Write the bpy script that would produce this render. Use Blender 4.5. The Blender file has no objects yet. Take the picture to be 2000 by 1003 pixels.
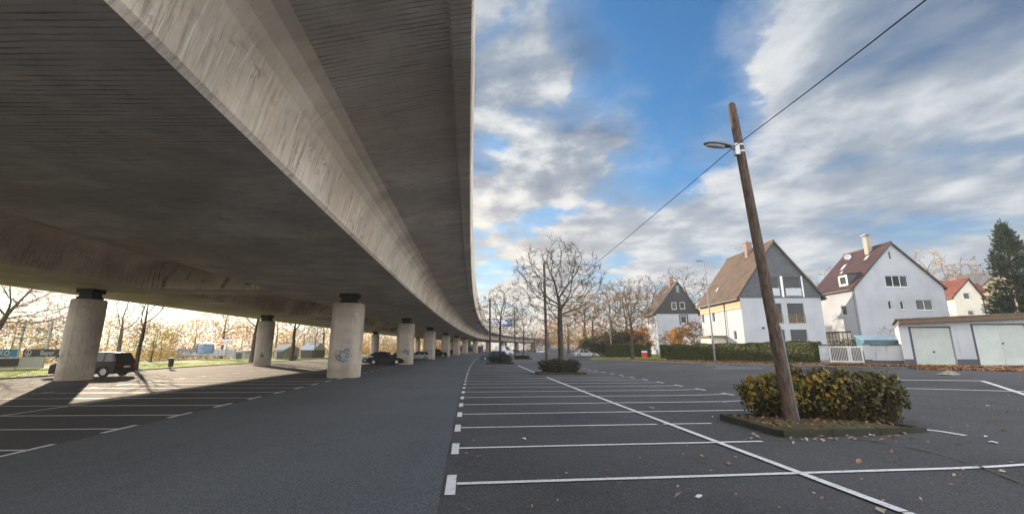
import bpy, math, random
from mathutils import Vector, Matrix, Quaternion, noise, kdtree, geometry

SC = bpy.context.scene
COL = SC.collection
R = math.radians
# ------------------------------------------------------------------ camera geometry (used to place things in the world)
FOC, CX, CY, PITCH, EYE = 840.0, 1000.0, 501.5, R(12.0), 1.9
CP, SP = math.cos(PITCH), math.sin(PITCH)


def ray(px, py):
    u, v = (px - CX) / FOC, (CY - py) / FOC
    return Vector((u, CP - v * SP, SP + v * CP))


def zt(x):
    """height of the terrain: flat under the viaduct, rising gently to the street on the right"""
    t = min(max((x - 7.0) / 15.0, 0.0), 1.0)
    return 0.8 * t * t * (3 - 2 * t)


def gp(px, py):
    """point of the terrain seen at a photo pixel"""
    d = ray(px, py)
    z = 0.0
    for _ in range(40):
        t = (z - EYE) / d.z
        z = 0.5 * z + 0.5 * zt(d.x * t)
    t = (z - EYE) / d.z
    return Vector((d.x * t, d.y * t, z))


def at(px, py, Y):
    d = ray(px, py)
    t = Y / d.y
    return Vector((d.x * t, Y, EYE + d.z * t))


def atx(px, py, X):
    d = ray(px, py)
    t = X / d.x
    return Vector((X, d.y * t, EYE + d.z * t))


# ------------------------------------------------------------------ mesh builder
class MB:
    def __init__(self):
        self.v, self.f, self.m = [], [], []

    def add(self, vs, fs, m=0):
        b = len(self.v)
        self.v += [tuple(p) for p in vs]
        self.f += [tuple(i + b for i in q) for q in fs]
        self.m += [m] * len(fs)

    def quad(self, a, b, c, d, m=0):
        self.add((a, b, c, d), ((0, 1, 2, 3),), m)

    def box(self, c, s, m=0, rz=0.0, mat=None):
        hx, hy, hz = s[0] / 2, s[1] / 2, s[2] / 2
        p = [Vector((x, y, z)) for x in (-hx, hx) for y in (-hy, hy) for z in (-hz, hz)]
        if mat is not None:
            p = [mat @ q for q in p]
        if rz:
            k, q_ = math.cos(rz), math.sin(rz)
            p = [Vector((q.x * k - q.y * q_, q.x * q_ + q.y * k, q.z)) for q in p]
        c = Vector(c)
        self.add([q + c for q in p], ((0, 1, 3, 2), (4, 6, 7, 5), (0, 4, 5, 1), (2, 3, 7, 6), (0, 2, 6, 4), (1, 5, 7, 3)), m)

    def b2(self, lo, hi, m=0):
        self.box([(a + b) / 2 for a, b in zip(lo, hi)], [abs(b - a) for a, b in zip(lo, hi)], m)

    def bar(self, a, b, w, h, m=0, up=(0, 0, 1)):
        a, b = Vector(a), Vector(b)
        d = (b - a).normalized()
        s = d.cross(Vector(up))
        if s.length < 1e-4:
            s = d.cross(Vector((1, 0, 0)))
        s.normalize()
        t = s.cross(d)
        o = [s * (i * w / 2) + t * (j * h / 2) for i, j in ((-1, -1), (1, -1), (1, 1), (-1, 1))]
        self.add([a + q for q in o] + [b + q for q in o], ((3, 2, 1, 0), (4, 5, 6, 7), (0, 1, 5, 4), (1, 2, 6, 5), (2, 3, 7, 6), (3, 0, 4, 7)), m)

    def tube(self, path, rad, n=8, m=0, cap=True):
        path = [Vector(p) for p in path]
        if not isinstance(rad, (list, tuple)):
            rad = [rad] * len(path)
        prev = None
        rings = []
        for i, p in enumerate(path):
            d = (path[min(i + 1, len(path) - 1)] - path[max(i - 1, 0)])
            if d.length < 1e-9:
                d = Vector((0, 0, 1))
            d.normalize()
            if prev is None:
                prev = d.orthogonal()
            s = prev - d * prev.dot(d)
            if s.length < 1e-6:
                s = d.orthogonal()
            s.normalize()
            prev = s
            t = d.cross(s)
            rings.append([p + (s * math.cos(2 * math.pi * k / n) + t * math.sin(2 * math.pi * k / n)) * rad[i] for k in range(n)])
        vs = [q for r in rings for q in r]
        fs = []
        for i in range(len(rings) - 1):
            for k in range(n):
                a, b = i * n + k, i * n + (k + 1) % n
                fs.append((a, b, b + n, a + n))
        if cap:
            fs.append(tuple(range(n - 1, -1, -1)))
            fs.append(tuple(range((len(rings) - 1) * n, len(rings) * n)))
        self.add(vs, fs, m)

    def loft(self, rings, m=0, cap=True, closed=True):
        n = len(rings[0])
        vs = [q for r in rings for q in r]
        fs = []
        for i in range(len(rings) - 1):
            for k in range(n if closed else n - 1):
                a, b = i * n + k, i * n + (k + 1) % n
                fs.append((a, b, b + n, a + n))
        if cap:
            fs.append(tuple(range(n - 1, -1, -1)))
            fs.append(tuple(range((len(rings) - 1) * n, len(rings) * n)))
        self.add(vs, fs, m)

    def prism(self, poly, a, b, axis='z', m=0):
        """extrude a 2-D polygon between a and b along an axis"""
        def P(u, v, w):
            return (u, v, w) if axis == 'z' else ((u, w, v) if axis == 'y' else (w, u, v))
        self.loft([[P(u, v, a) for u, v in poly], [P(u, v, b) for u, v in poly]], m)

    def build(self, name, mats, parent=None, smooth=False, loc=None, rz=0.0, fix=True):
        me = bpy.data.meshes.new(name)
        me.from_pydata(self.v, [], self.f)
        if not isinstance(mats, (list, tuple)):
            mats = [mats]
        for q in mats:
            me.materials.append(q)
        if len(mats) > 1:
            me.polygons.foreach_set('material_index', self.m)
        if smooth:
            me.polygons.foreach_set('use_smooth', [True] * len(self.f))
        me.update()
        if fix and len(self.f) < 60000:
            import bmesh
            bm = bmesh.new()
            bm.from_mesh(me)
            bmesh.ops.recalc_face_normals(bm, faces=bm.faces)
            bm.to_mesh(me)
            bm.free()
        if smooth:
            try:
                me.set_sharp_from_angle(angle=R(38))
            except Exception:
                pass
        return link(name, me, parent, loc, rz)


def link(name, me, parent=None, loc=None, rz=0.0):
    o = bpy.data.objects.new(name, me)
    COL.objects.link(o)
    if parent is not None:
        o.parent = parent
    if loc is not None:
        o.location = loc
    if rz:
        o.rotation_euler = (0, 0, rz)
    return o


def tag(o, label, cat, group=None, kind=None):
    o['label'] = label
    o['category'] = cat
    if group:
        o['group'] = group
    if kind:
        o['kind'] = kind
    return o


def struct(o):
    o['kind'] = 'structure'
    return o


def thing(name, label, cat, loc=(0, 0, 0), rz=0.0, group=None):
    o = bpy.data.objects.new(name, None)
    o.empty_display_size = 0.3
    COL.objects.link(o)
    o.location = loc
    o.rotation_euler = (0, 0, rz)
    return tag(o, label, cat, group)


def copy_tree(o, loc=None, rz=None, label=None, parent=None, scale=None):
    c = o.copy()
    COL.objects.link(c)
    if parent is not None:
        c.parent = parent
    if loc is not None:
        c.location = loc
    if rz is not None:
        c.rotation_euler = (0, 0, rz)
    if scale is not None:
        c.scale = scale
    if label:
        c['label'] = label
    for ch in list(o.children):
        copy_tree(ch, parent=c)
    return c


def text_mesh(name, s, size, mtl, parent, M, extrude=0.004, sx=1.0):
    cu = bpy.data.curves.new(name, 'FONT')
    cu.body = s
    cu.size = size
    cu.extrude = extrude
    cu.align_x = 'CENTER'
    cu.align_y = 'CENTER'
    t = bpy.data.objects.new(name + '_tmp', cu)
    COL.objects.link(t)
    bpy.context.view_layer.update()
    me = bpy.data.meshes.new_from_object(t.evaluated_get(bpy.context.evaluated_depsgraph_get()))
    bpy.data.objects.remove(t)
    me.name = name
    me.transform(M @ Matrix.Diagonal((sx, 1, 1, 1)))
    me.materials.clear()
    me.materials.append(mtl)
    return link(name, me, parent)


# ------------------------------------------------------------------ node helpers
class NT:
    def __init__(self, tree):
        self.t = tree

    def n(self, typ, ins=None, **kw):
        nd = self.t.nodes.new(typ)
        for k, v in kw.items():
            setattr(nd, k, v)
        for k, v in (ins or {}).items():
            s = nd.inputs[k]
            if isinstance(v, bpy.types.NodeSocket):
                self.t.links.new(v, s)
            else:
                s.default_value = v
        return nd

    def math(self, op, a, b=None, c=None, clamp=False):
        nd = self.t.nodes.new('ShaderNodeMath')
        nd.operation = op
        nd.use_clamp = clamp
        for i, v in enumerate((a, b, c)):
            if v is None:
                continue
            if isinstance(v, bpy.types.NodeSocket):
                self.t.links.new(v, nd.inputs[i])
            else:
                nd.inputs[i].default_value = v
        return nd.outputs[0]

    def sstep(self, v, lo, hi, a=0.0, b=1.0):
        nd = self.n('ShaderNodeMapRange', {'Value': v, 'From Min': lo, 'From Max': hi, 'To Min': a, 'To Max': b}, interpolation_type='SMOOTHSTEP')
        return nd.outputs[0]

    def lin(self, v, lo, hi, a=0.0, b=1.0):
        return self.n('ShaderNodeMapRange', {'Value': v, 'From Min': lo, 'From Max': hi, 'To Min': a, 'To Max': b}).outputs[0]

    def mix(self, f, a, b, blend='MIX'):
        nd = self.t.nodes.new('ShaderNodeMix')
        nd.data_type = 'RGBA'
        nd.blend_type = blend
        for i, v in ((0, f), (6, a), (7, b)):
            if isinstance(v, bpy.types.NodeSocket):
                self.t.links.new(v, nd.inputs[i])
            elif i == 0:
                nd.inputs[0].default_value = v
            else:
                nd.inputs[i].default_value = (*v[:3], 1.0)
        return nd.outputs[2]

    def noise(self, vec, scale, detail=4.0, rough=0.55, dist=0.0, typ='FBM'):
        nd = self.n('ShaderNodeTexNoise', {'Vector': vec, 'Scale': scale, 'Detail': detail, 'Roughness': rough, 'Distortion': dist})
        return nd.outputs[0]

    def xyz(self, x, y, z):
        return self.n('ShaderNodeCombineXYZ', {0: x, 1: y, 2: z}).outputs[0]

    def sep(self, v):
        s = self.n('ShaderNodeSeparateXYZ', {0: v})
        return s.outputs[0], s.outputs[1], s.outputs[2]

    def scale(self, v, s):
        return self.n('ShaderNodeVectorMath', {0: v, 1: s}, operation='MULTIPLY').outputs[0]


def new_mat(name, rough=0.8, metal=0.0, spec=0.5):
    m = bpy.data.materials.new(name)
    m.use_nodes = True
    t = m.node_tree
    p = t.nodes['Principled BSDF']
    p.inputs['Roughness'].default_value = rough
    p.inputs['Metallic'].default_value = metal
    p.inputs['Specular IOR Level'].default_value = spec
    return m, NT(t), p


def pmat(name, col, rough=0.8, var=0.15, scale=6.0, bump=0.0, bscale=40.0, metal=0.0, spec=0.4, col2=None, stretch=(1, 1, 1), island=0.0):
    """procedural material: base colour varied by two octaves of noise, optional bump and per-piece variation"""
    m, N, p = new_mat(name, rough, metal, spec)
    co = N.scale(N.n('ShaderNodeTexCoord').outputs['Object'], stretch)
    f = N.noise(co, scale, 6, 0.6)
    c2 = col2 if col2 else tuple(c * (1 - 2 * var) for c in col)
    c = N.mix(N.sstep(f, 0.35, 0.68), col, c2)
    g = N.noise(co, scale * 9, 3, 0.6)
    c = N.mix(N.math('MULTIPLY', N.sstep(g, 0.45, 0.75), var), c, tuple(min(1, x * 1.5) for x in col))
    if island:
        ri = N.n('ShaderNodeNewGeometry').outputs['Random Per Island']
        hsv = N.n('ShaderNodeHueSaturation', {'Color': c, 'Value': N.lin(ri, 0, 1, 1 - island, 1 + island)})
        c = hsv.outputs[0]
    N.t.links.new(c, p.inputs['Base Color'])
    if bump:
        b = N.n('ShaderNodeBump', {'Height': N.noise(co, bscale, 4, 0.6), 'Strength': bump, 'Distance': 0.02})
        N.t.links.new(b.outputs[0], p.inputs['Normal'])
    return m


def leafmat(name, cols, rough=0.6, trans=0.35):
    """leaves: each leaf takes one of several colours; thin, so light passes through"""
    m = bpy.data.materials.new(name)
    m.use_nodes = True
    t = m.node_tree
    N = NT(t)
    t.nodes.clear()
    out = N.n('ShaderNodeOutputMaterial')
    ri = N.n('ShaderNodeNewGeometry').outputs['Random Per Island']
    cr = N.n('ShaderNodeValToRGB', {0: ri})
    cr.color_ramp.interpolation = 'LINEAR'
    el = cr.color_ramp.elements
    while len(el) < len(cols):
        el.new(0.5)
    for i, c in enumerate(cols):
        el[i].position = i / max(1, len(cols) - 1)
        el[i].color = (*c, 1)
    d = N.n('ShaderNodeBsdfPrincipled', {'Base Color': cr.outputs[0], 'Roughness': rough, 'Specular IOR Level': 0.3})
    tr = N.n('ShaderNodeBsdfTranslucent', {'Color': cr.outputs[0]})
    mx = N.n('ShaderNodeMixShader', {0: trans, 1: d.outputs[0], 2: tr.outputs[0]})
    t.links.new(mx.outputs[0], out.inputs[0])
    return m
# ------------------------------------------------------------------ camera, sun, sky
cam = bpy.data.cameras.new('camera')
cam.sensor_width = 36.0
cam.lens = FOC / 2000.0 * 36.0
cam.clip_start = 0.05
cam.clip_end = 6000
cam_o = bpy.data.objects.new('camera', cam)
COL.objects.link(cam_o)
cam_o.location = (0, 0, EYE)
cam_o.rotation_euler = (math.pi / 2 + PITCH, 0, 0)
SC.camera = cam_o

SUN_EL = R(13.3)
SUN_AZ = R(41.5)          # to the left of straight ahead
SUN_DIR = Vector((-math.sin(SUN_AZ) * math.cos(SUN_EL), math.cos(SUN_AZ) * math.cos(SUN_EL), math.sin(SUN_EL)))
sl = bpy.data.lights.new('sun', 'SUN')
sl.energy = 5.0
sl.angle = R(0.5)
sl.color = (1.0, 0.81, 0.60)
so = bpy.data.objects.new('sun', sl)
COL.objects.link(so)
so.rotation_euler = (-SUN_DIR).to_track_quat('-Z', 'Y').to_euler()
so.location = SUN_DIR * 400

W = bpy.data.worlds.new('World')
SC.world = W
W.use_nodes = True
N = NT(W.node_tree)
bg = W.node_tree.nodes['Background']
bg.inputs['Strength'].default_value = 0.12
sky = N.n('ShaderNodeTexSky')
sky.sky_type = 'NISHITA'
sky.sun_disc = False
sky.sun_elevation = SUN_EL
sky.sun_rotation = -SUN_AZ
sky.altitude = 100
sky.air_density = 1.0
sky.dust_density = 1.5
sky.ozone_density = 2.5
dirv = N.n('ShaderNodeTexCoord').outputs['Generated']
dx, dy, dz = N.sep(dirv)
zc_ = N.math('MAXIMUM', dz, 0.0)
inv = N.math('DIVIDE', 1.0, N.math('ADD', zc_, 0.16))
PX, PY = N.math('MULTIPLY', dx, inv), N.math('MULTIPLY', dy, inv)
P = N.xyz(PX, PY, 3.7)
# the blue gap: a slanting lane of clear sky ahead and to the right
yy = N.math('MAXIMUM', dy, 0.06)
a_, e_ = N.math('DIVIDE', dx, yy), N.math('DIVIDE', zc_, yy)
wob = N.math('SUBTRACT', N.noise(P, 2.3, 8, 0.62), 0.5)
gc = N.math('ADD', N.math('SUBTRACT', a_, N.math('MULTIPLY_ADD', e_, 0.13, 0.325)), N.math('MULTIPLY', wob, 0.62))
gw = N.math('MAXIMUM', N.math('MULTIPLY', N.math('SUBTRACT', e_, 0.30), 0.36), -0.02)
gap = N.math('SUBTRACT', 1.0, N.sstep(N.math('SUBTRACT', N.math('ABSOLUTE', gc), gw), -0.11, 0.12))
gap = N.math('MULTIPLY', gap, N.sstep(e_, 0.26, 0.46))
# cloud fields: broken cumulus on the left of the gap, long soft streaks on the right
n1 = N.noise(P, 1.9, 8, 0.55, 0.15)
Pl = N.xyz(N.math('ADD', PX, -0.10), N.math('ADD', PY, 0.09), 3.7)
n1s = N.noise(Pl, 1.9, 8, 0.55, 0.15)
ca, sa = math.cos(R(38)), math.sin(R(38))
SX = N.math('ADD', N.math('MULTIPLY', PX, ca), N.math('MULTIPLY', PY, -sa))
SY = N.math('ADD', N.math('MULTIPLY', PX, sa), N.math('MULTIPLY', PY, ca))
n3 = N.noise(N.xyz(N.math('MULTIPLY', SX, 1.2), N.math('MULTIPLY', SY, 1.55), 1.3), 1.7, 9, 0.58, 0.25)
right = N.sstep(a_, 0.30, 0.62)
dens = N.mix(N.math('MULTIPLY', right, 0.6), n1, n3)
cov = N.sstep(N.math('SUBTRACT', dens, N.math('MULTIPLY', gap, 0.55)), N.math('MULTIPLY_ADD', right, -0.10, 0.36), N.math('MULTIPLY_ADD', right, 0.02, 0.50))
cov = N.math('MAXIMUM', cov, N.math('MULTIPLY', N.sstep(n1s, 0.25, 0.6), N.math('MULTIPLY', N.math('SUBTRACT', 1.0, gap), 0.80)))
relief = N.math('MULTIPLY', N.math('SUBTRACT', n1, n1s), 3.6)
big = N.noise(P, 0.62, 3, 0.5)
lum_l = N.math('ADD', N.math('ADD', relief, 0.50), N.math('MULTIPLY', N.math('SUBTRACT', n1, 0.5), -0.55))
lum_r = N.math('ADD', N.math('ADD', N.math('MULTIPLY', N.math('SUBTRACT', n3, 0.5), 1.1), 0.60), N.math('MULTIPLY', relief, 0.45))
lum_r = N.math('SUBTRACT', lum_r, N.math('MULTIPLY', N.sstep(a_, 0.55, 1.1), N.sstep(big, 0.40, 0.62, 0.10, 0.62)))
lum = N.math('MULTIPLY_ADD', N.math('SUBTRACT', lum_r, lum_l), right, lum_l, clamp=True)
ccol = N.n('ShaderNodeValToRGB', {0: lum})
el = ccol.color_ramp.elements
el[0].position, el[0].color = 0.0, (0.135, 0.215, 0.36, 1)
el[1].position, el[1].color = 1.0, (1.02, 1.0, 0.96, 1)
e2 = el.new(0.45); e2.color = (0.37, 0.44, 0.53, 1)
e3 = el.new(0.72); e3.color = (0.70, 0.74, 0.79, 1)
cl = ccol.outputs[0]
# thicker, paler cloud towards the horizon; warm and bright near the sun
hz = N.sstep(zc_, 0.0, 0.52, 1.0, 0.0)
sdot = N.n('ShaderNodeVectorMath', {0: dirv, 1: SUN_DIR}, operation='DOT_PRODUCT').outputs['Value']
nearsun = N.sstep(sdot, 0.45, 1.0)
hcol = N.mix(nearsun, (0.66, 0.71, 0.76), (1.25, 1.05, 0.80))
cl = N.mix(N.math('MULTIPLY', hz, N.math('MULTIPLY_ADD', right, -0.30, 0.66)), cl, hcol)
back = N.sstep(dy, 0.44, 0.02)  # unseen sky beside and behind the camera, brightened to fill the shade
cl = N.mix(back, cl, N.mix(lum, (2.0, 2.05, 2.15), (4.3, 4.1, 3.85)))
anti = N.math('MULTIPLY', N.sstep(sdot, 0.15, -0.75), 0.55)          # clouds opposite the sun, out of view, boosted further as fill light
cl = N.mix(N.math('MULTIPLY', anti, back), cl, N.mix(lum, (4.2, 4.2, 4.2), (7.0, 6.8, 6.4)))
over = N.sstep(zc_, 0.76, 0.95)  # sky overhead, above the view, brightened as added fill
cl = N.mix(over, cl, N.mix(lum, (1.3, 1.5, 1.75), (2.9, 2.85, 2.75)))
cl = N.mix(N.math('MULTIPLY', N.sstep(sdot, 0.80, 1.0), 0.9), cl, (1.5, 1.28, 0.98))
cov = N.math('MAXIMUM', cov, N.math('MULTIPLY', N.sstep(zc_, 0.02, 0.34, 1.0, 0.0), 0.85))
K = 4.25                                                       # cloud radiance in the units of the sky node
clk = N.n('ShaderNodeVectorMath', {0: cl, 1: (K, K, K)}, operation='MULTIPLY').outputs[0]
skyc = N.mix(1.0, sky.outputs[0], (0.31, 0.74, 0.99), 'MULTIPLY')
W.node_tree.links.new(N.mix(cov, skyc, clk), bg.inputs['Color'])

SC.view_settings.view_transform = 'Standard'
SC.view_settings.look = 'None'
SC.view_settings.exposure = 0.90
SC.view_settings.gamma = 1.0
SC.cycles.max_bounces = 8
SC.cycles.diffuse_bounces = 4
SC.cycles.transparent_max_bounces = 8
SC.cycles.use_denoising = True
# ------------------------------------------------------------------ materials
def concrete(name, base, boards='', streak=0.0, stain=0.5, rough=0.85):
    m, N, p = new_mat(name, rough, 0, 0.3)
    co = N.n('ShaderNodeTexCoord').outputs['Object']
    x, y, z = N.sep(co)
    c = N.mix(N.sstep(N.noise(co, 0.35, 6, 0.6), 0.34, 0.68), base, tuple(b * 0.62 for b in base))
    c = N.mix(N.math('MULTIPLY', N.sstep(N.noise(co, 2.2, 8, 0.68), 0.52, 0.72), stain * 0.75), c, tuple(b * 0.42 for b in base))
    c = N.mix(N.math('MULTIPLY', N.sstep(N.noise(co, 0.16, 4, 0.6), 0.44, 0.66), 0.45), c, (base[0] * 0.62, base[1] * 0.52, base[2] * 0.42))
    h = N.noise(co, 26, 5, 0.6)
    c = N.mix(N.math('MULTIPLY', N.sstep(h, 0.52, 0.78), 0.35), c, tuple(b * 0.5 for b in base))
    hh = N.math('MULTIPLY', h, 0.35)
    if boards:
        t = N.math('DIVIDE', y, 0.115)
        w = N.math('MULTIPLY', N.math('SUBTRACT', N.noise(co, 0.9, 3), 0.5), 0.9)
        t = N.math('ADD', t, w)
        fr = N.math('FRACT', t)
        groove = N.math('SUBTRACT', 1.0, N.sstep(N.math('ABSOLUTE', N.math('SUBTRACT', fr, 0.5)), 0.0, 0.20))
        idx = N.math('FLOOR', t)
        wn = N.n('ShaderNodeTexWhiteNoise', {'W': idx}, noise_dimensions='1D').outputs[0]
        sg = N.noise(N.scale(co, (0.55, 9.0, 1.0)), 1.6, 6, 0.65)
        patch = N.sstep(N.noise(co, 0.55, 4, 0.6), 0.36, 0.58, 0.45, 1.0)
        amt = N.math('MULTIPLY', groove, N.sstep(sg, 0.40, 0.56))
        amt = N.math('MULTIPLY', amt, patch)
        c = N.mix(N.math('MULTIPLY', amt, 0.92), c, tuple(b * 0.14 for b in base))
        c = N.mix(N.math('MULTIPLY', N.sstep(sg, 0.54, 0.70), 0.60), c, tuple(b * 0.45 for b in base))
        c = N.mix(N.math('MULTIPLY', wn, 0.30), c, tuple(b * 0.62 for b in base))
        hh = N.math('SUBTRACT', hh, N.math('MULTIPLY', groove, 0.9))
    if streak:
        yz = N.xyz(N.math('ADD', y, N.math('MULTIPLY', z, 0.10)), N.math('MULTIPLY', z, 0.09), 0.0)
        sv = N.noise(yz, 10.0, 5, 0.7)
        s2 = N.noise(N.xyz(y, N.math('MULTIPLY', z, 0.8), x), 0.75, 5, 0.62)
        pat = N.sstep(s2, 0.40, 0.62)
        up = N.sstep(z, 6.55, 7.05, 1.0, 0.12)
        streak = N.math('MULTIPLY', up, streak)
        c = N.mix(N.math('MULTIPLY', N.math('MULTIPLY', N.sstep(sv, 0.48, 0.64), N.sstep(s2, 0.34, 0.56)), streak), c, (base[0] * .42, base[1] * .38, base[2] * .34))
        s3 = N.noise(N.xyz(N.math('ADD', y, 31.0), N.math('MULTIPLY', z, 0.06), 2.0), 11.0, 3, 0.6)
        c = N.mix(N.math('MULTIPLY', N.sstep(s3, 0.56, 0.66), N.math('MULTIPLY', streak, 0.50)), c, tuple(min(0.85, b * 1.3) for b in base))
        s4 = N.noise(N.xyz(N.math('MULTIPLY', y, 1.0), N.math('MULTIPLY', z, 1.3), 5.0), 2.4, 8, 0.72)
        c = N.mix(N.math('MULTIPLY', N.math('MULTIPLY', N.sstep(s4, 0.52, 0.66), pat), N.math('MULTIPLY', streak, 0.85)), c, tuple(b * 0.24 for b in base))
        fr2 = N.math('FRACT', N.math('DIVIDE', y, 0.19))
        jn = N.math('SUBTRACT', 1.0, N.sstep(N.math('ABSOLUTE', N.math('SUBTRACT', fr2, 0.5)), 0.0, 0.06))
        c = N.mix(N.math('MULTIPLY', jn, N.math('MULTIPLY', up, 0.30)), c, tuple(b * 0.4 for b in base))
        big = N.math('FRACT', N.math('DIVIDE', y, 6.0))
        jb = N.math('SUBTRACT', 1.0, N.sstep(N.math('ABSOLUTE', N.math('SUBTRACT', big, 0.5)), 0.0, 0.006))
        c = N.mix(N.math('MULTIPLY', jb, 0.55), c, tuple(b * 0.35 for b in base))
        hh = N.math('SUBTRACT', hh, N.math('MULTIPLY', jn, 0.4))
    N.t.links.new(c, p.inputs['Base Color'])
    b = N.n('ShaderNodeBump', {'Height': hh, 'Strength': 0.55, 'Distance': 0.02})
    N.t.links.new(b.outputs[0], p.inputs['Normal'])
    return m


def asphalt(name, base, patch=0.35, rough=0.9, crack=0.55):
    m, N, p = new_mat(name, rough, 0, 0.22)
    co = N.n('ShaderNodeTexCoord').outputs['Object']
    c = N.mix(N.sstep(N.noise(co, 0.22, 5, 0.6), 0.36, 0.66), base, tuple(b * (1 - patch) for b in base))
    c = N.mix(N.math('MULTIPLY', N.sstep(N.noise(N.scale(co, (1.6, 0.25, 1)), 0.8, 6, 0.65), 0.5, 0.7), 0.30), c, tuple(b * 0.6 for b in base))
    v = N.n('ShaderNodeTexVoronoi', {'Vector': co, 'Scale': 75.0})
    gs = N.sep(v.outputs['Color'])[0]
    c = N.mix(N.math('MULTIPLY', N.sstep(gs, 0.62, 0.98), 0.55), c, tuple(b * 2.2 for b in base))
    c = N.mix(N.math('MULTIPLY', N.sstep(gs, 0.30, 0.05), 0.50), c, tuple(b * 0.4 for b in base))
    g = N.noise(co, 11, 5, 0.75)
    c = N.mix(N.math('MULTIPLY', N.sstep(g, 0.50, 0.72), 0.35), c, tuple(b * 1.5 for b in base))
    # oil drips, tyre-polished bands, hairline cracks
    vo = N.n('ShaderNodeTexVoronoi', {'Vector': N.scale(co, (0.33, 0.42, 1)), 'Scale': 1.0, 'Randomness': 0.9})
    od = N.math('ADD', vo.outputs['Distance'], N.math('MULTIPLY', N.noise(co, 3.5, 5, 0.7), 0.22))
    c = N.mix(N.math('MULTIPLY', N.sstep(od, 0.34, 0.16), 0.42), c, tuple(b * 0.45 for b in base))
    wp = N.n('ShaderNodeVectorMath', {0: co, 1: N.n('ShaderNodeTexNoise', {'Vector': co, 'Scale': 0.8, 'Detail': 6.0}).outputs['Color']}, operation='ADD').outputs[0]
    vc = N.n('ShaderNodeTexVoronoi', {'Vector': wp, 'Scale': 0.16}, feature='DISTANCE_TO_EDGE')
    ck = N.math('MULTIPLY', N.sstep(vc.outputs['Distance'], 0.0045, 0.001), N.sstep(N.noise(co, 0.25, 3), 0.46, 0.56))
    c = N.mix(N.math('MULTIPLY', ck, crack), c, tuple(b * 0.25 for b in base))
    lt = N.noise(co, 0.09, 3, 0.5)
    c = N.mix(N.math('MULTIPLY', N.sstep(lt, 0.45, 0.65), 0.35), c, tuple(b * 1.35 for b in base))
    # specks of grit and old gum
    v2 = N.n('ShaderNodeTexVoronoi', {'Vector': co, 'Scale': 2.6})
    k = N.sep(v2.outputs['Color'])
    spot = N.math('MULTIPLY', N.sstep(v2.outputs['Distance'], 0.055, 0.03), N.math('GREATER_THAN', k[1], 0.55))
    c = N.mix(N.math('MULTIPLY', spot, 0.6), c, (0.30, 0.30, 0.29))
    N.t.links.new(c, p.inputs['Base Color'])
    b = N.n('ShaderNodeBump', {'Height': N.math('ADD', v.outputs['Distance'], N.math('MULTIPLY', g, 0.5)), 'Strength': 0.55, 'Distance': 0.008})
    N.t.links.new(b.outputs[0], p.inputs['Normal'])
    return m


def roadpaint(name):
    m, N, p = new_mat(name, 0.65, 0, 0.35)
    co = N.n('ShaderNodeTexCoord').outputs['Object']
    w = N.sstep(N.noise(co, 14, 8, 0.72), 0.50, 0.66)
    w2 = N.sstep(N.noise(co, 1.1, 5, 0.65), 0.38, 0.66, 0.15, 0.85)
    c = N.mix(N.math('MULTIPLY', w, w2), (0.80, 0.80, 0.79), (0.22, 0.22, 0.22))
    v = N.n('ShaderNodeTexVoronoi', {'Vector': co, 'Scale': 95.0})
    c = N.mix(N.math('MULTIPLY', N.sstep(N.sep(v.outputs['Color'])[0], 0.72, 0.9), 0.45), c, (0.25, 0.25, 0.25))
    N.t.links.new(c, p.inputs['Base Color'])
    return m


def rooftile(name, base, pitch_ax='y', course=0.33):
    """tiled roof: courses run along the ridge (object y), steps down the slope (object z)"""
    m, N, p = new_mat(name, 0.7, 0, 0.4)
    co = N.n('ShaderNodeTexCoord').outputs['Object']
    x, y, z = N.sep(co)
    t = N.math('DIVIDE', z, course * 0.72)
    fr, ix = N.math('FRACT', t), N.math('FLOOR', t)
    u = N.math('ADD', N.math('DIVIDE', y, 0.24), N.math('MULTIPLY', N.math('MODULO', ix, 2.0), 0.5))
    wn = N.n('ShaderNodeTexWhiteNoise', {'Vector': N.xyz(N.math('FLOOR', u), ix, 0.0)}, noise_dimensions='2D').outputs[0]
    c = N.mix(wn, tuple(b * 0.72 for b in base), tuple(b * 1.25 for b in base))
    c = N.mix(N.sstep(N.noise(co, 0.7, 5, 0.6), 0.42, 0.66), c, tuple(b * 0.62 for b in base))
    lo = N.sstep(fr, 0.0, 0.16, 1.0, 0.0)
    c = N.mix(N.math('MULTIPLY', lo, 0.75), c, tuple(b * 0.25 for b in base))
    N.t.links.new(c, p.inputs['Base Color'])
    b = N.n('ShaderNodeBump', {'Height': N.math('ADD', N.math('SUBTRACT', 1.0, fr), N.math('MULTIPLY', N.math('ABSOLUTE', N.math('SUBTRACT', N.math('FRACT', u), 0.5)), 0.6)), 'Strength': 0.8, 'Distance': 0.04})
    N.t.links.new(b.outputs[0], p.inputs['Normal'])
    return m


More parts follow.
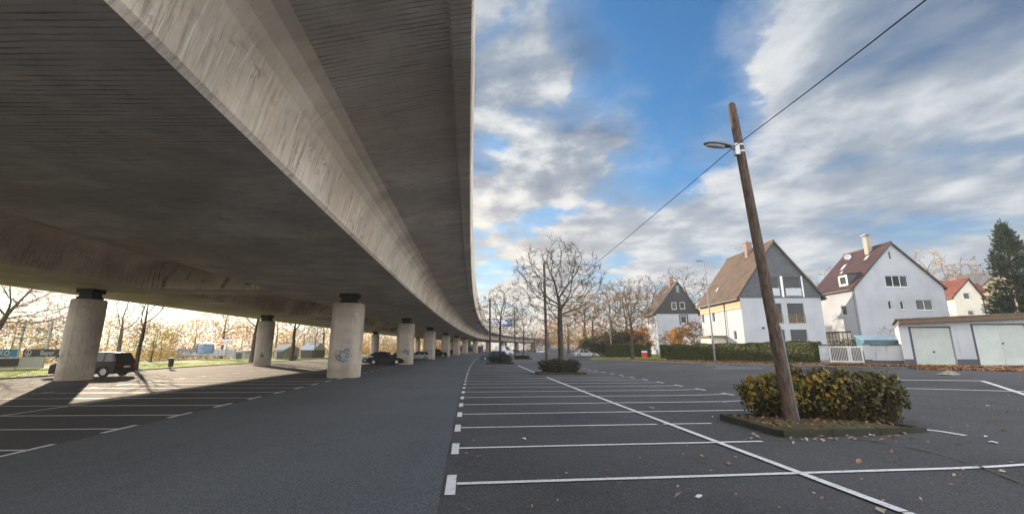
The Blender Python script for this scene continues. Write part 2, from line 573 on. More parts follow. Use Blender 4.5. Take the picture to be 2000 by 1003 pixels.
def lapped(name, base, h=0.16, rough=0.7, ax='z'):
    """lapped slates or boards: horizontal courses"""
    m, N, p = new_mat(name, rough, 0, 0.35)
    co = N.n('ShaderNodeTexCoord').outputs['Object']
    x, y, z = N.sep(co)
    t = N.math('DIVIDE', z if ax == 'z' else x, h)
    fr, ix = N.math('FRACT', t), N.math('FLOOR', t)
    u = N.math('ADD', N.math('DIVIDE', x if ax == 'z' else z, 0.3), N.math('MULTIPLY', N.math('MODULO', ix, 2.0), 0.5))
    wn = N.n('ShaderNodeTexWhiteNoise', {'Vector': N.xyz(N.math('FLOOR', u), ix, 0.0)}, noise_dimensions='2D').outputs[0]
    c = N.mix(wn, tuple(b * 0.85 for b in base), tuple(b * 1.15 for b in base))
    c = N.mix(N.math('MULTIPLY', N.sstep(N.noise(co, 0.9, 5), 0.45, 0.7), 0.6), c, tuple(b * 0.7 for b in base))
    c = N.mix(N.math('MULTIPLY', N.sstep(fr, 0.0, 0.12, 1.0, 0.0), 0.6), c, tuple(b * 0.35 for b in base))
    N.t.links.new(c, p.inputs['Base Color'])
    b = N.n('ShaderNodeBump', {'Height': N.math('SUBTRACT', 1.0, fr), 'Strength': 0.5, 'Distance': 0.02})
    N.t.links.new(b.outputs[0], p.inputs['Normal'])
    return m


def plaster(name, base, dirt=0.35):
    m, N, p = new_mat(name, 0.85, 0, 0.25)
    co = N.n('ShaderNodeTexCoord').outputs['Object']
    c = N.mix(N.sstep(N.noise(co, 0.4, 5, 0.6), 0.4, 0.7), base, tuple(b * 0.86 for b in base))
    d = N.noise(N.scale(co, (2.0, 2.0, 0.35)), 1.4, 6, 0.65)
    c = N.mix(N.math('MULTIPLY', N.sstep(d, 0.52, 0.75), dirt), c, tuple(b * q for b, q in zip(base, (0.55, 0.56, 0.55))))
    N.t.links.new(c, p.inputs['Base Color'])
    b = N.n('ShaderNodeBump', {'Height': N.noise(co, 60, 4), 'Strength': 0.25, 'Distance': 0.01})
    N.t.links.new(b.outputs[0], p.inputs['Normal'])
    return m


def paint(name, col, rough=0.25, metal=0.0):
    m, N, p = new_mat(name, rough, metal, 0.28)
    co = N.n('ShaderNodeTexCoord').outputs['Object']
    c = N.mix(N.math('MULTIPLY', N.sstep(N.noise(co, 3.0, 5), 0.45, 0.7), 0.25), col, tuple(b * 0.75 for b in col))
    N.t.links.new(c, p.inputs['Base Color'])
    p.inputs['Coat Weight'].default_value = 0.12
    p.inputs['Coat Roughness'].default_value = 0.08
    return m


def glassmat(name, col=(0.02, 0.025, 0.03)):
    m, N, p = new_mat(name, 0.06, 0, 0.35)
    co = N.n('ShaderNodeTexCoord').outputs['Object']
    c = N.mix(N.noise(co, 0.8, 3), col, tuple(b * 2.2 for b in col))
    N.t.links.new(c, p.inputs['Base Color'])
    return m


def bark(name, base, lichen=(0.10, 0.11, 0.06)):
    m, N, p = new_mat(name, 0.9, 0, 0.2)
    co = N.n('ShaderNodeTexCoord').outputs['Object']
    f = N.noise(N.scale(co, (8, 8, 1.6)), 2.2, 6, 0.65)
    c = N.mix(N.sstep(f, 0.38, 0.64), base, tuple(b * 0.42 for b in base))
    c = N.mix(N.math('MULTIPLY', N.sstep(N.noise(co, 1.6, 4), 0.52, 0.7), 0.5), c, lichen)
    N.t.links.new(c, p.inputs['Base Color'])
    b = N.n('ShaderNodeBump', {'Height': f, 'Strength': 0.7, 'Distance': 0.03})
    N.t.links.new(b.outputs[0], p.inputs['Normal'])
    return m


M = {}
M['soffit'] = concrete('soffit_concrete', (0.80, 0.715, 0.625), boards='y', stain=0.7)
M['web'] = concrete('web_concrete', (0.90, 0.79, 0.66), streak=0.85, stain=0.45)
M['pier'] = concrete('pier_concrete', (0.56, 0.49, 0.415), streak=0.45, stain=0.45)
M['bearing'] = pmat('bearing_steel', (0.055, 0.05, 0.045), 0.7, 0.2, 5)
M['asphalt'] = asphalt('lot_asphalt', (0.082, 0.081, 0.083))
M['lane'] = asphalt('lane_asphalt', (0.104, 0.112, 0.121), 0.16, 0.85, 0.0)
M['paint'] = roadpaint('road_paint')
M['soil'] = pmat('ground_soil', (0.13, 0.12, 0.06), 0.95, 0.25, 0.6, 0.6, 20, col2=(0.10, 0.13, 0.035))
M['lawn'] = pmat('lawn_soil', (0.22, 0.27, 0.045), 0.9, 0.2, 1.2, 0.8, 60, col2=(0.16, 0.20, 0.04))
M['grass'] = leafmat('grass_blades', [(0.16, 0.27, 0.02), (0.26, 0.38, 0.03), (0.34, 0.42, 0.05), (0.36, 0.34, 0.08)], 0.6, 0.4)
M['drygrass'] = leafmat('dry_grass', [(0.10, 0.12, 0.03), (0.15, 0.15, 0.05), (0.17, 0.14, 0.07), (0.12, 0.10, 0.05)], 0.7, 0.25)
M['pavement'] = pmat('pavement_slabs', (0.17, 0.155, 0.14), 0.9, 0.25, 1.4, 0.4, 30, col2=(0.11, 0.09, 0.07))
M['kerb'] = pmat('kerb_stone', (0.15, 0.145, 0.13), 0.9, 0.25, 3, 0.5, 30)
M['kerb_dark'] = pmat('mossy_kerb_stone', (0.045, 0.042, 0.036), 0.95, 0.3, 5, 0.7, 40, col2=(0.03, 0.036, 0.016))
M['islandsoil'] = pmat('island_soil', (0.075, 0.06, 0.04), 0.95, 0.3, 3, 0.9, 25, col2=(0.075, 0.085, 0.03))
M['bark'] = bark('bark', (0.105, 0.083, 0.066))
M['bark_pale'] = bark('pale_bark', (0.17, 0.145, 0.12))
M['polewood'] = bark('pole_wood', (0.140, 0.104, 0.082), (0.11, 0.095, 0.08))
M['galv'] = pmat('galvanised_steel', (0.42, 0.43, 0.44), 0.45, 0.1, 4, metal=0.7)
M['greymetal'] = pmat('grey_metal', (0.22, 0.23, 0.25), 0.5, 0.12, 5, metal=0.4)
M['darkmetal'] = pmat('dark_metal', (0.035, 0.036, 0.04), 0.5, 0.15, 5)
M['rubber'] = pmat('rubber', (0.015, 0.015, 0.016), 0.85, 0.15, 8)
M['glass'] = glassmat('window_glass')
M['lens'] = pmat('lamp_lens', (0.55, 0.57, 0.6), 0.15, 0.05, 5)
M['white'] = plaster('white_plaster', (0.41, 0.43, 0.475), 0.14)
M['whitedirty'] = plaster('stained_white_plaster', (0.44, 0.455, 0.48), 0.7)
M['cream'] = plaster('cream_plaster', (0.74, 0.68, 0.57), 0.18)
M['tan'] = plaster('tan_plaster', (0.60, 0.44, 0.27), 0.18)
M['tan_grey'] = plaster('grey_chimney_render', (0.36, 0.31, 0.27), 0.4)
M['plinth'] = plaster('dark_plinth', (0.085, 0.09, 0.105), 0.3)
M['slate'] = lapped('slate_hanging', (0.082, 0.089, 0.103), 0.16)
M['slate_black'] = lapped('black_slate_hanging', (0.030, 0.030, 0.034), 0.2)
M['roof_brown'] = rooftile('brown_roof_tile', (0.098, 0.064, 0.042))
M['roof_dark'] = rooftile('dark_roof_tile', (0.085, 0.06, 0.047))
M['roof_red'] = rooftile('wine_red_roof_tile', (0.060, 0.025, 0.028))
M['roof_orange'] = rooftile('orange_roof_tile', (0.19, 0.055, 0.032))
M['roof_grey'] = rooftile('grey_roof_tile', (0.12, 0.12, 0.125))
M['framewhite'] = pmat('white_window_frame', (0.78, 0.79, 0.80), 0.5, 0.05, 5)
M['framebrown'] = pmat('brown_wood', (0.16, 0.095, 0.055), 0.7, 0.2, 4, stretch=(1, 1, 6))
M['fascia'] = lapped('wood_fascia', (0.46, 0.33, 0.20), 0.12)
M['brick'] = pmat('chimney_brick', (0.30, 0.20, 0.15), 0.9, 0.25, 6, 0.4, 20)
M['blind'] = lapped('dark_blind', (0.055, 0.058, 0.065), 0.06)
M['door_metal'] = pmat('garage_door_paint', (0.50, 0.54, 0.515), 0.55, 0.06, 1.5, col2=(0.45, 0.49, 0.465))
M['roofboard'] = pmat('weathered_roof_board', (0.20, 0.16, 0.125), 0.85, 0.25, 2.5, 0.3, 30)
M['bluebox'] = pmat('blue_panel', (0.08, 0.20, 0.27), 0.35, 0.15, 2)
M['bare'] = pmat('bare_twig', (0.10, 0.075, 0.055), 0.9, 0.2, 3)
M['leaf_island'] = leafmat('island_bush_leaves', [(0.06, 0.07, 0.028), (0.10, 0.105, 0.035), (0.16, 0.15, 0.04), (0.13, 0.08, 0.04), (0.23, 0.21, 0.055), (0.065, 0.07, 0.035), (0.05, 0.035, 0.022), (0.26, 0.19, 0.06)], 0.35, 0.22)
M['leaf_yellow'] = leafmat('yellowing_leaves', [(0.36, 0.24, 0.03), (0.42, 0.20, 0.03), (0.30, 0.28, 0.05), (0.24, 0.23, 0.04)], 0.45, 0.35)
M['leaf_hedge'] = leafmat('hedge_leaves', [(0.040, 0.062, 0.018), (0.065, 0.095, 0.026), (0.10, 0.115, 0.035), (0.12, 0.085, 0.04), (0.08, 0.10, 0.03), (0.13, 0.12, 0.05)], 0.5, 0.25)
M['leaf_dark'] = leafmat('dark_bush_leaves', [(0.022, 0.030, 0.012), (0.032, 0.042, 0.016), (0.05, 0.05, 0.02), (0.055, 0.032, 0.016)], 0.5, 0.2)
M['leaf_conifer'] = leafmat('conifer_sprays', [(0.016, 0.034, 0.016), (0.022, 0.045, 0.02), (0.035, 0.058, 0.026)], 0.6, 0.15)
M['leaf_gold'] = leafmat('golden_leaves', [(0.58, 0.29, 0.02), (0.66, 0.38, 0.03), (0.46, 0.19, 0.02), (0.40, 0.27, 0.03)], 0.6, 0.5)
M['leaf_orange'] = leafmat('orange_leaves', [(0.52, 0.17, 0.03), (0.58, 0.27, 0.04), (0.38, 0.13, 0.03), (0.50, 0.30, 0.06)], 0.6, 0.5)
M['leaf_rust'] = leafmat('rust_brown_leaves', [(0.16, 0.07, 0.03), (0.22, 0.10, 0.04), (0.12, 0.06, 0.03), (0.26, 0.15, 0.05)], 0.7, 0.35)
M['leaf_olive'] = leafmat('olive_leaves', [(0.22, 0.19, 0.03), (0.36, 0.26, 0.03), (0.13, 0.14, 0.03), (0.42, 0.25, 0.03)], 0.6, 0.45)
M['leaf_fallen'] = leafmat('fallen_leaves', [(0.24, 0.105, 0.05), (0.32, 0.15, 0.075), (0.17, 0.08, 0.042), (0.38, 0.23, 0.12), (0.13, 0.062, 0.036)], 0.75, 0.1)
M['leaf_pale'] = leafmat('pale_fallen_leaves', [(0.42, 0.30, 0.19), (0.50, 0.40, 0.30), (0.33, 0.17, 0.09), (0.40, 0.34, 0.26)], 0.7, 0.1)
# ------------------------------------------------------------------ alignment of the viaduct
def _slope(s):
    k = -0.107 + 0.0007 * s
    if s > 150:
        k += 0.0028 * (s - 150)
    return min(k, 0.62)


_T = {0: 0.0}
for _i in range(0, 520):
    _T[_i + 1] = _T[_i] + _slope(_i + 0.5)
for _i in range(0, -80, -1):
    _T[_i - 1] = _T[_i] - _slope(_i - 0.5)


def road(s, off, z=0.0):
    """point at chainage s, off metres to the right of the deck edge line"""
    i = math.floor(s)
    c = _T[i] + (_T[i + 1] - _T[i]) * (s - i)
    k = _slope(s)
    n = math.sqrt(1 + k * k)
    return Vector((c + off / n, s - off * k / n, z))


def heading(s):
    return math.atan2(-_slope(s), 1.0)      # rotation about z that turns +y onto the road heading


# ------------------------------------------------------------------ ground sheets
def grid_sheet(name, xs, ys, m, dz):
    b = MB()
    vs = [(x, y, zt(x) + dz) for y in ys for x in xs]
    n = len(xs)
    fs = [(j * n + i, j * n + i + 1, (j + 1) * n + i + 1, (j + 1) * n + i) for j in range(len(ys) - 1) for i in range(n - 1)]
    b.add(vs, fs)
    return struct(b.build(name, m, smooth=False))


def strip_sheet(name, pairs, m, dz, n=24, thick=0.0):
    """sheet between a left and a right polyline, following the terrain"""
    b = MB()
    vs, fs = [], []
    for L, Rr in pairs:
        for i in range(n + 1):
            t = i / n
            x, y = L[0] + (Rr[0] - L[0]) * t, L[1] + (Rr[1] - L[1]) * t
            vs.append((x, y, zt(x) + dz))
    for j in range(len(pairs) - 1):
        for i in range(n):
            a = j * (n + 1) + i
            fs.append((a, a + 1, a + n + 2, a + n + 1))
    if thick:
        k = len(vs)
        rim = [i for i in range(n + 1)] + [(j + 1) * (n + 1) - 1 for j in range(1, len(pairs))] + [k - 1 - i for i in range(1, n + 1)] + [(len(pairs) - 1 - j) * (n + 1) for j in range(1, len(pairs) - 1)]
        base = {}
        for i in rim:
            base[i] = len(vs)
            vs.append((vs[i][0], vs[i][1], vs[i][2] - thick))
        for a, c in zip(rim, rim[1:] + rim[:1]):
            fs.append((a, base[a], base[c], c))
    b.add(vs, fs)
    return struct(b.build(name, m))


def fr(a, b, st):
    o = []
    while a < b:
        o.append(a)
        a += st
    return o + [b]


xs = [-600, -300, -150, -80, -40] + fr(-10, 26, 0.75) + [40, 80, 150, 300, 600]
ys = [-120, -60, -30] + fr(-10, 160, 10) + [220, 320, 500, 800]
grid_sheet('ground', xs, ys, M['soil'], -0.04)

# street edge on the right (kerb line), nearest first
EDGE = [(34.0, 20.8), (25.6, 22.3), (22.0, 24.3), (19.3, 27.4), (17.6, 33.0), (16.0, 39.6), (14.6, 47.5), (13.7, 55.0), (12.6, 66.0)]


def lerp_poly(pts, y):
    for (x0, y0), (x1, y1) in zip(pts, pts[1:]):
        if (y0 <= y <= y1):
            return x0 + (x1 - x0) * (y - y0) / (y1 - y0)
    return pts[-1][0] if y > pts[-1][1] else pts[0][0]


EDGE_ALL = [(60.0, -30.0), (60.0, 20.75), (34.0, 20.8)] + EDGE[1:] + [(12.9, 68), (22, 71), (24, 78), (24, 86), (15, 90), (16, 110), (20, 140), (30, 180), (46, 220), (70, 260), (110, 320)]


def left_x(y):
    lo, hi = y - 30, y + 60
    for _ in range(40):
        m_ = (lo + hi) / 2
        if road(m_, -29.2).y < y:
            lo = m_
        else:
            hi = m_
    return road(lo, -29.2).x


cols = fr(-44, 26, 0.75) + [30, 40, 60, 110]
rows = sorted(set(fr(-30, 19, 2.0) + [20.7, 20.76, 20.8] + fr(21.0, 90, 0.75) + [66.0, 68.0, 71.0] + fr(90, 320, 5.0)))
lb = MB()
vs = []
for y in rows:
    x0, x1 = left_x(y), lerp_poly(EDGE_ALL, y)
    for x in cols:
        q = min(max(x, x0), x1)
        vs.append((q, y, zt(q) + 0.004))
nc = len(cols)
fs = []
for j in range(len(rows) - 1):
    for i in range(nc - 1):
        q = [j * nc + i, j * nc + i + 1, (j + 1) * nc + i + 1, (j + 1) * nc + i]
        k = []
        for v in q:
            if not any(abs(vs[v][0] - vs[w][0]) < 1e-6 and abs(vs[v][1] - vs[w][1]) < 1e-6 for w in k):
                k.append(v)
        if len(k) > 2:
            fs.append(tuple(k))
lb.add(vs, fs)
struct(lb.build('parking_lot', M['asphalt'], fix=False))
# the freshly laid drive lane between the bays
strip_sheet('drive_lane', [(road(s, -8.15), road(s, -0.30)) for s in fr(-24, 230, 3.0)], M['lane'], 0.010, n=6)
# footway along the houses and garages
INNER = [(34.0, 25.9), (25.6, 26.2), (23.2, 27.4), (21.2, 30.0), (19.6, 34.5), (17.9, 40.6), (16.4, 48.2), (15.5, 55.5), (14.6, 66.0)]
strip_sheet('pavement', [(a, b) for a, b in zip(EDGE, INNER)], M['pavement'], 0.075, n=5, thick=0.12)
kb = MB()
for (x0, y0), (x1, y1) in zip(EDGE, EDGE[1:]):
    L = math.hypot(x1 - x0, y1 - y0)
    k = max(1, int(L / 1.0))
    for i in range(k):
        t0, t1 = i / k, (i + 1) / k
        p = Vector((x0 + (x1 - x0) * t0, y0 + (y1 - y0) * t0, 0)); q = Vector((x0 + (x1 - x0) * t1, y0 + (y1 - y0) * t1, 0))
        p.z, q.z = zt(p.x) + 0.035, zt(q.x) + 0.035
        d = (q - p).normalized() * 0.008
        kb.bar(p + d, q - d, 0.13, 0.105)
struct(kb.build('street_kerb', M['kerb']))
# lawn on the far side of the viaduct
lp = [(road(s, -46.0), road(s, -29.3)) for s in fr(-10, 160, 4.0)]
strip_sheet('lawn', lp, M['lawn'], 0.02, n=10)
kb = MB()
for s in fr(0, 150, 1.0)[:-1]:
    kb.bar(road(s, -29.25, 0.02), road(s + 0.985, -29.25, 0.02), 0.12, 0.14)
struct(kb.build('lawn_kerb', M['kerb']))
# verge strips where the side street leaves the lot
VA = [gp(1150, 701.5), gp(1300, 702.5)]
strip_sheet('grass_verge', [(gp(1152, 702.3), gp(1302, 702.3)), (gp(1180, 698.2), gp(1302, 698.2))], M['lawn'], 0.05, n=16, thick=0.1)

# ------------------------------------------------------------------ painted markings
pm = MB()
rng = random.Random(5)


def stripe(a, b, w, dz=0.017, jag=0.0):
    a, b = Vector(a[:2]), Vector(b[:2])
    L = (b - a).length
    n = max(1, int(L / 0.7))
    d = (b - a).normalized()
    s = Vector((-d.y, d.x)) * (w / 2)
    vs = []
    for i in range(n + 1):
        p = a + (b - a) * (i / n)
        j1, j2 = (rng.uniform(-jag, jag), rng.uniform(-jag, jag)) if jag else (0, 0)
        for q in (p - s * (1 + j1), p + s * (1 + j2)):
            vs.append((q.x, q.y, zt(q.x) + dz))
    pm.add(vs, [(2 * i, 2 * i + 1, 2 * i + 3, 2 * i + 2) for i in range(n)])


def polystripe(pts, w, dz=0.017, jag=0.0):
    for a, b in zip(pts, pts[1:]):
        stripe(a, b, w, dz, jag)


# double row of bays on the right: chainages of the bay lines
S_RIGHT = [6.68, 8.92]
while S_RIGHT[-1] < 92:
    S_RIGHT.append(S_RIGHT[-1] + 2.19)
for i, s in enumerate(S_RIGHT):
    far = 10.9
    segs = [(0.0, far)]
    if i == 1:
        segs = [(0.0, 6.25)]
    if i == 2:
        segs = [(0.0, 4.95), (5.12, 6.4)]
    if 11 <= i <= 12 or 20 <= i <= 22:
        segs = [(0.0, 4.4)]
    for o0, o1 in segs:
        stripe(road(s, o0 - 0.09), road(s, o1 - 0.09), 0.105, 0.021, 0.10)
    # T mark on the lane side and tick on the far side
    stripe(road(s - 0.46, -0.17), road(s + 0.46, -0.17), 0.14, 0.016, 0.03)
    if i != 1 and i != 2:
        stripe(road(s - 0.45, far - 0.09), road(s + 0.45, far - 0.09), 0.11, 0.016, 0.05)
# centre line between the two rows, with a joint in it
polystripe([road(s, 5.18) for s in fr(3.0, 5.02, 0.5)], 0.135, 0.026, 0.05)
polystripe([road(s, 5.18) for s in fr(5.05, 29.3, 1.5)], 0.135, 0.026, 0.05)
polystripe([road(s, 5.18) for s in fr(33.2, 50, 2.5)], 0.125, 0.026)
# rows under the viaduct
S_LEFT = []
s = 2.95
while s < 90:
    S_LEFT.append(s); s += 2.2
for s in S_LEFT:
    stripe(road(s + 0.55, -18.4), road(s, -8.25), 0.105, 0.021, 0.10)
    stripe(road(s - 0.5, -8.25), road(s + 0.55, -8.25), 0.125, 0.016, 0.06)
    stripe(road(s + 0.2, -18.4), road(s + 1.2, -18.4), 0.10, 0.016, 0.06)
polystripe([road(s, -13.2) for s in fr(2, 44, 2.0)], 0.10, 0.026, 0.08)
# bays along the street, and the lines in front of the garages
for px, py, q in ((1270, 706.5, 1355), (1300, 707.8, 1385), (1325, 709.3, 1412), (1350, 711.2, 1440), (1376, 713.3, 1468), (1398, 716, 1500), (1395, 719.5, 1490)):
    stripe(gp(px, py), gp(q, py - 0.3), 0.11)
polystripe([gp(1745, 741.8), gp(1830, 742.6), gp(1918, 743.8), gp(2020, 777)], 0.12)
polystripe([gp(1700, 757), gp(1760, 758.6), gp(1985, 764.6), gp(2060, 766)], 0.10, 0.021)
polystripe([gp(1801, 838.5), gp(1842, 843.5), gp(1887, 851)], 0.10)
struct(pm.build('road_markings', M['paint'], fix=False))
# moss grown along the joint in the asphalt
sm = MB()
pts = [gp(1668, 856), gp(1745, 868), gp(1820, 884), gp(1892, 905), gp(1960, 930), gp(2060, 975)]
for a, b in zip(pts, pts[1:]):
    k = 6
    for i in range(k):
        p, q = a.lerp(b, i / k), a.lerp(b, (i + 1) / k)
        if rng.random() < .25:
            continue
        w = rng.uniform(0.010, 0.04)
        d = (q - p).normalized(); n_ = Vector((-d.y, d.x, 0)) * w
        sm.quad(p - n_ + Vector((0, 0, 0.029)), p + n_ + Vector((0, 0, 0.029)), q + n_ * 0.8 + Vector((0, 0, 0.029)), q - n_ * 0.8 + Vector((0, 0, 0.029)))
mossm = pmat('joint_moss', (0.115, 0.112, 0.062), 0.95, 0.4, 30, 0.6, 60, col2=(0.09, 0.085, 0.078))
struct(sm.build('asphalt_joint', mossm, fix=False))
# ------------------------------------------------------------------ viaduct
S = fr(-30, 420, 2.0)


def sweep(b, sec, s_list, m=0, closed=True, mats=None):
    rings = [[road(s, o, z) for o, z in sec] for s in s_list]
    n = len(sec)
    base = len(b.v)
    for r in rings:
        b.v += [tuple(p) for p in r]
    for i in range(len(rings) - 1):
        for k in range(n if closed else n - 1):
            a, c = base + i * n + k, base + i * n + (k + 1) % n
            b.f.append((a, c, c + n, a + n))
            b.m.append(mats[k] if mats else m)
    if closed:
        b.f.append(tuple(base + k for k in range(n - 1, -1, -1)))
        b.f.append(tuple(base + (len(rings) - 1) * n + k for k in range(n)))
        b.m += [m, m]


viaduct = thing('viaduct', 'long curving concrete road viaduct on round piers over the car park', 'bridge')
ZS = 5.62
g = MB()
sec = [(-12.85, ZS), (-4.02, ZS), (-3.93, ZS + 0.09), (-3.72, 6.55), (-3.62, 6.85), (-3.45, 7.10), (-3.2, 7.29), (-2.9, 7.40), (-2.9, 7.9), (-13.8, 7.9), (-13.8, 7.33), (-13.5, 7.2), (-13.3, 7.0), (-13.2, 6.75), (-12.93, ZS + 0.09)]
sweep(g, sec, S, 0, True, [0, 1, 1, 1, 1, 1, 1, 0, 0, 0, 1, 1, 1, 1, 1])
g.build('girder', [M['soffit'], M['web']], viaduct)
g = MB()
sec = [(-28.0, ZS), (-20.7, ZS), (-20.6, ZS + 0.09), (-20.3, 6.6), (-20.1, 6.95), (-19.7, 7.25), (-19.2, 7.35), (-19.2, 7.9), (-29.2, 7.9), (-29.2, 7.35), (-28.8, 7.15), (-28.45, 6.7), (-28.1, ZS + 0.09)]
sweep(g, sec, S, 0, True, [0, 1, 1, 1, 1, 1, 0, 0, 0, 1, 1, 1, 1])
g.build('girder', [M['soffit'], M['web']], viaduct)
g = MB()
sec = [(-32.3, 7.98), (-31.8, 7.88), (-29.0, 7.36), (-19.0, 7.34), (-13.9, 7.34), (-3.05, 7.36), (-0.46, 7.86), (-0.40, 7.80), (-0.03, 7.86), (0.0, 7.92), (0.0, 8.35), (-32.3, 8.35)]
sweep(g, sec, S)
g.build('deck_slab', M['soffit'], viaduct)
for o0, o1 in ((0.0, 0.0), ):
    g = MB()
    sweep(g, [(0.003, 7.95), (0.03, 8.4), (0.06, 11.2), (-0.16, 11.2), (-0.22, 8.353), (-0.2, 8.0)], S)
    g.build('parapet', M['web'], viaduct)
    g = MB()
    sweep(g, [(-32.303, 7.99), (-32.33, 8.4), (-32.36, 10.6), (-32.14, 10.6), (-32.08, 8.353), (-32.1, 8.0)], S)
    g.build('parapet', M['web'], viaduct)
for off in ():
    g = MB()
    sweep(g, [(off - .03, ZS + .01), (off - .008, ZS - .022), (off + .008, ZS - .022), (off + .03, ZS + .01)], S)
    g.build('formwork_joint', M['soffit'], viaduct)
# cross beams between the girders at each pair of piers
S_PR = [30.9, 55.3, 78.6, 105.0, 130.0, 155.0, 180.0, 205.0, 230.0, 255.0, 280.0]
S_PL = [29.7, 51.6, 75.5, 99.5, 124.0, 148.0, 172.0, 197.0, 222.0, 247.0, 272.0]
for a, c in zip(S_PR, S_PL):
    s0 = (a + c) / 2
    g = MB()
    rings = []
    for off in (-20.9, -20.5, -20.1, -19.5, -14.2, -13.6, -13.15, -12.7):
        fl = 0.5 * max(0, 1 - min(abs(off + 20.6), abs(off + 13.0)) / 1.1)
        rings.append([road(s0 - 1.5 - fl, off, ZS + 0.003), road(s0 + 1.5 + fl, off, ZS + 0.003), road(s0 + 1.6 + fl, off, 7.5), road(s0 - 1.6 - fl, off, 7.5)])
    g.loft(rings)
    g.build('cross_beam', M['soffit'], viaduct)


def oct_ring(w, d, ch, z):
    """rounded rectangle with corner radius ch"""
    w, d = w / 2, d / 2
    out = []
    for sx, sy, a0 in ((1, -1, -90), (1, 1, 0), (-1, 1, 90), (-1, -1, 180)):
        for k in range(6):
            a = R(a0 + 18 * k)
            out.append(Vector((sx * (w - ch) + ch * math.cos(a), sy * (d - ch) + ch * math.sin(a), z)))
    return out


def make_pier(label, loc, rz, w, d, ch, group):
    t = thing('bridge_pier', label, 'bridge pier', loc, rz, group)
    b = MB()
    b.loft([oct_ring(w + 0.0, d, ch, -0.1), oct_ring(w, d, ch, 4.86), oct_ring(w - 0.12, d - 0.12, ch * 0.9, 4.95)])
    b.build('shaft', M['pier'], t, smooth=True)
    b = MB()
    b.loft([oct_ring(w * 0.55, d * 0.55, 0.08, 4.95), oct_ring(w * 0.55, d * 0.55, 0.08, 5.14)])
    b.loft([oct_ring(w * 0.46, d * 0.46, 0.06, 5.143), oct_ring(w * 0.46, d * 0.46, 0.06, 5.36)])
    b.loft([oct_ring(w * 0.60, d * 0.60, 0.08, 5.363), oct_ring(w * 0.60, d * 0.60, 0.08, ZS + 0.01)])
    b.build('bearing', M['bearing'], t)
    return t


ORD = ['nearest', 'second', 'third', 'fourth', 'fifth', 'sixth', 'seventh', 'eighth', 'ninth', 'tenth', 'eleventh']
LR = ['thick pale concrete pier beside the drive lane, nearest of the lane row, with blue graffiti',
      'concrete pier of the lane row with the black saloon nosing past it',
      'concrete pier with three pale bands round its middle, lane row']
LL = ['widest-looking concrete pier at the far left with the dark estate car behind it',
      'round-looking pier with white graffiti patch standing at the edge of the lawn',
      'pier of the lawn row just hidden behind the blue-graffiti pier']
pr = None
PIERS = []
for i, s in enumerate(S_PR):
    lb = LR[i] if i < 3 else 'concrete pier, %s along the row beside the drive lane' % ORD[i]
    if pr is None:
        pr = make_pier(lb, road(s, -8.45), heading(s), 2.0, 1.7, 0.52, 'viaduct piers')
        t = pr
    else:
        t = copy_tree(pr, road(s, -8.45), heading(s), lb)
    PIERS.append(t)
pl_ = None
for i, s in enumerate(S_PL):
    lb = LL[i] if i < 3 else 'concrete pier, %s along the row beside the lawn' % ORD[i]
    off = (-24.35, -23.65)[min(i, 1)]
    if pl_ is None:
        pl_ = make_pier(lb, road(s, off), heading(s), 1.75, 1.75, 0.86, 'viaduct piers')
        t = pl_
    else:
        t = copy_tree(pl_, road(s, off), heading(s), lb)
    PIERS.append(t)
# spray paint: scribbled strokes lying on the pier faces
gm_blue = pmat('blue_spray', (0.16, 0.20, 0.34), 0.8, 0.2, 8)
gm_white = pmat('white_spray', (0.55, 0.56, 0.56), 0.8, 0.2, 8)
gm_dark = pmat('dark_spray', (0.10, 0.10, 0.10), 0.8, 0.2, 8)


def scribble(parent, m, x0, x1, z0, z1, y, seed, n=9, w=0.05, wrap=0.0):
    r = random.Random(seed)
    b = MB()
    for k in range(n):
        cx, cz = r.uniform(x0, x1), r.uniform(z0, z1)
        rx, rz_ = r.uniform(0.08, 0.26), r.uniform(0.08, 0.22)
        a0, a1 = r.uniform(0, 6.28), r.uniform(2.5, 5.5)
        pp = []
        for i in range(9):
            a = a0 + a1 * i / 8
            pp.append((min(max(cx + rx * math.cos(a) + 0.03 * i, x0 - .1), x1 + .1), cz + rz_ * math.sin(a)))
        for (ax, az), (bx, bz) in zip(pp, pp[1:]):
            d = Vector((bx - ax, bz - az))
            if d.length < 1e-4:
                continue
            d.normalize()
            nx, nz = -d.y * w / 2, d.x * w / 2
            yy_ = y - 0.003 - 0.0015 * k
            b.quad((ax - nx, yy_, az - nz), (bx - nx, yy_, bz - nz), (bx + nx, yy_, bz + nz), (ax + nx, yy_, az + nz))
    if wrap:
        b.v = [(wrap * math.sin(p[0] / wrap) * (abs(p[1]) / wrap), -math.cos(p[0] / wrap) * abs(p[1]), p[2]) for p in b.v]
    return b.build('graffiti', m, parent, fix=False)


scribble(PIERS[0], gm_blue, -0.2, 0.4, 1.15, 1.75, -0.85, 3, 15, 0.06)
scribble(PIERS[0], gm_white, -0.1, 0.42, 1.3, 1.9, -0.868, 4, 9, 0.035)
scribble(PIERS[0], gm_dark, -0.42, -0.2, 1.2, 1.4, -0.85, 6, 4, 0.04)
scribble(PIERS[1], gm_blue, -0.1, 0.5, 1.2, 1.7, -0.85, 8, 8, 0.07)
b = MB()
for z in (1.9, 2.3, 2.75):
    b.loft([[p * 1.0 for p in oct_ring(2.012, 1.712, 0.522, z)], oct_ring(2.012, 1.712, 0.522, z + 0.12)], cap=False)
b.build('painted_band', gm_white, PIERS[2], fix=False)
nR = len(S_PR)
scribble(PIERS[nR + 1], gm_white, -0.35, 0.3, 1.15, 1.75, -0.879, 9, 16, 0.07, .875)
scribble(PIERS[nR + 1], gm_dark, 0.0, 0.3, 1.1, 1.4, -0.905, 10, 4, 0.05, .875)
b = MB()
b.box((-0.4, -0.915, 1.45), (0.09, 0.08, 0.16))
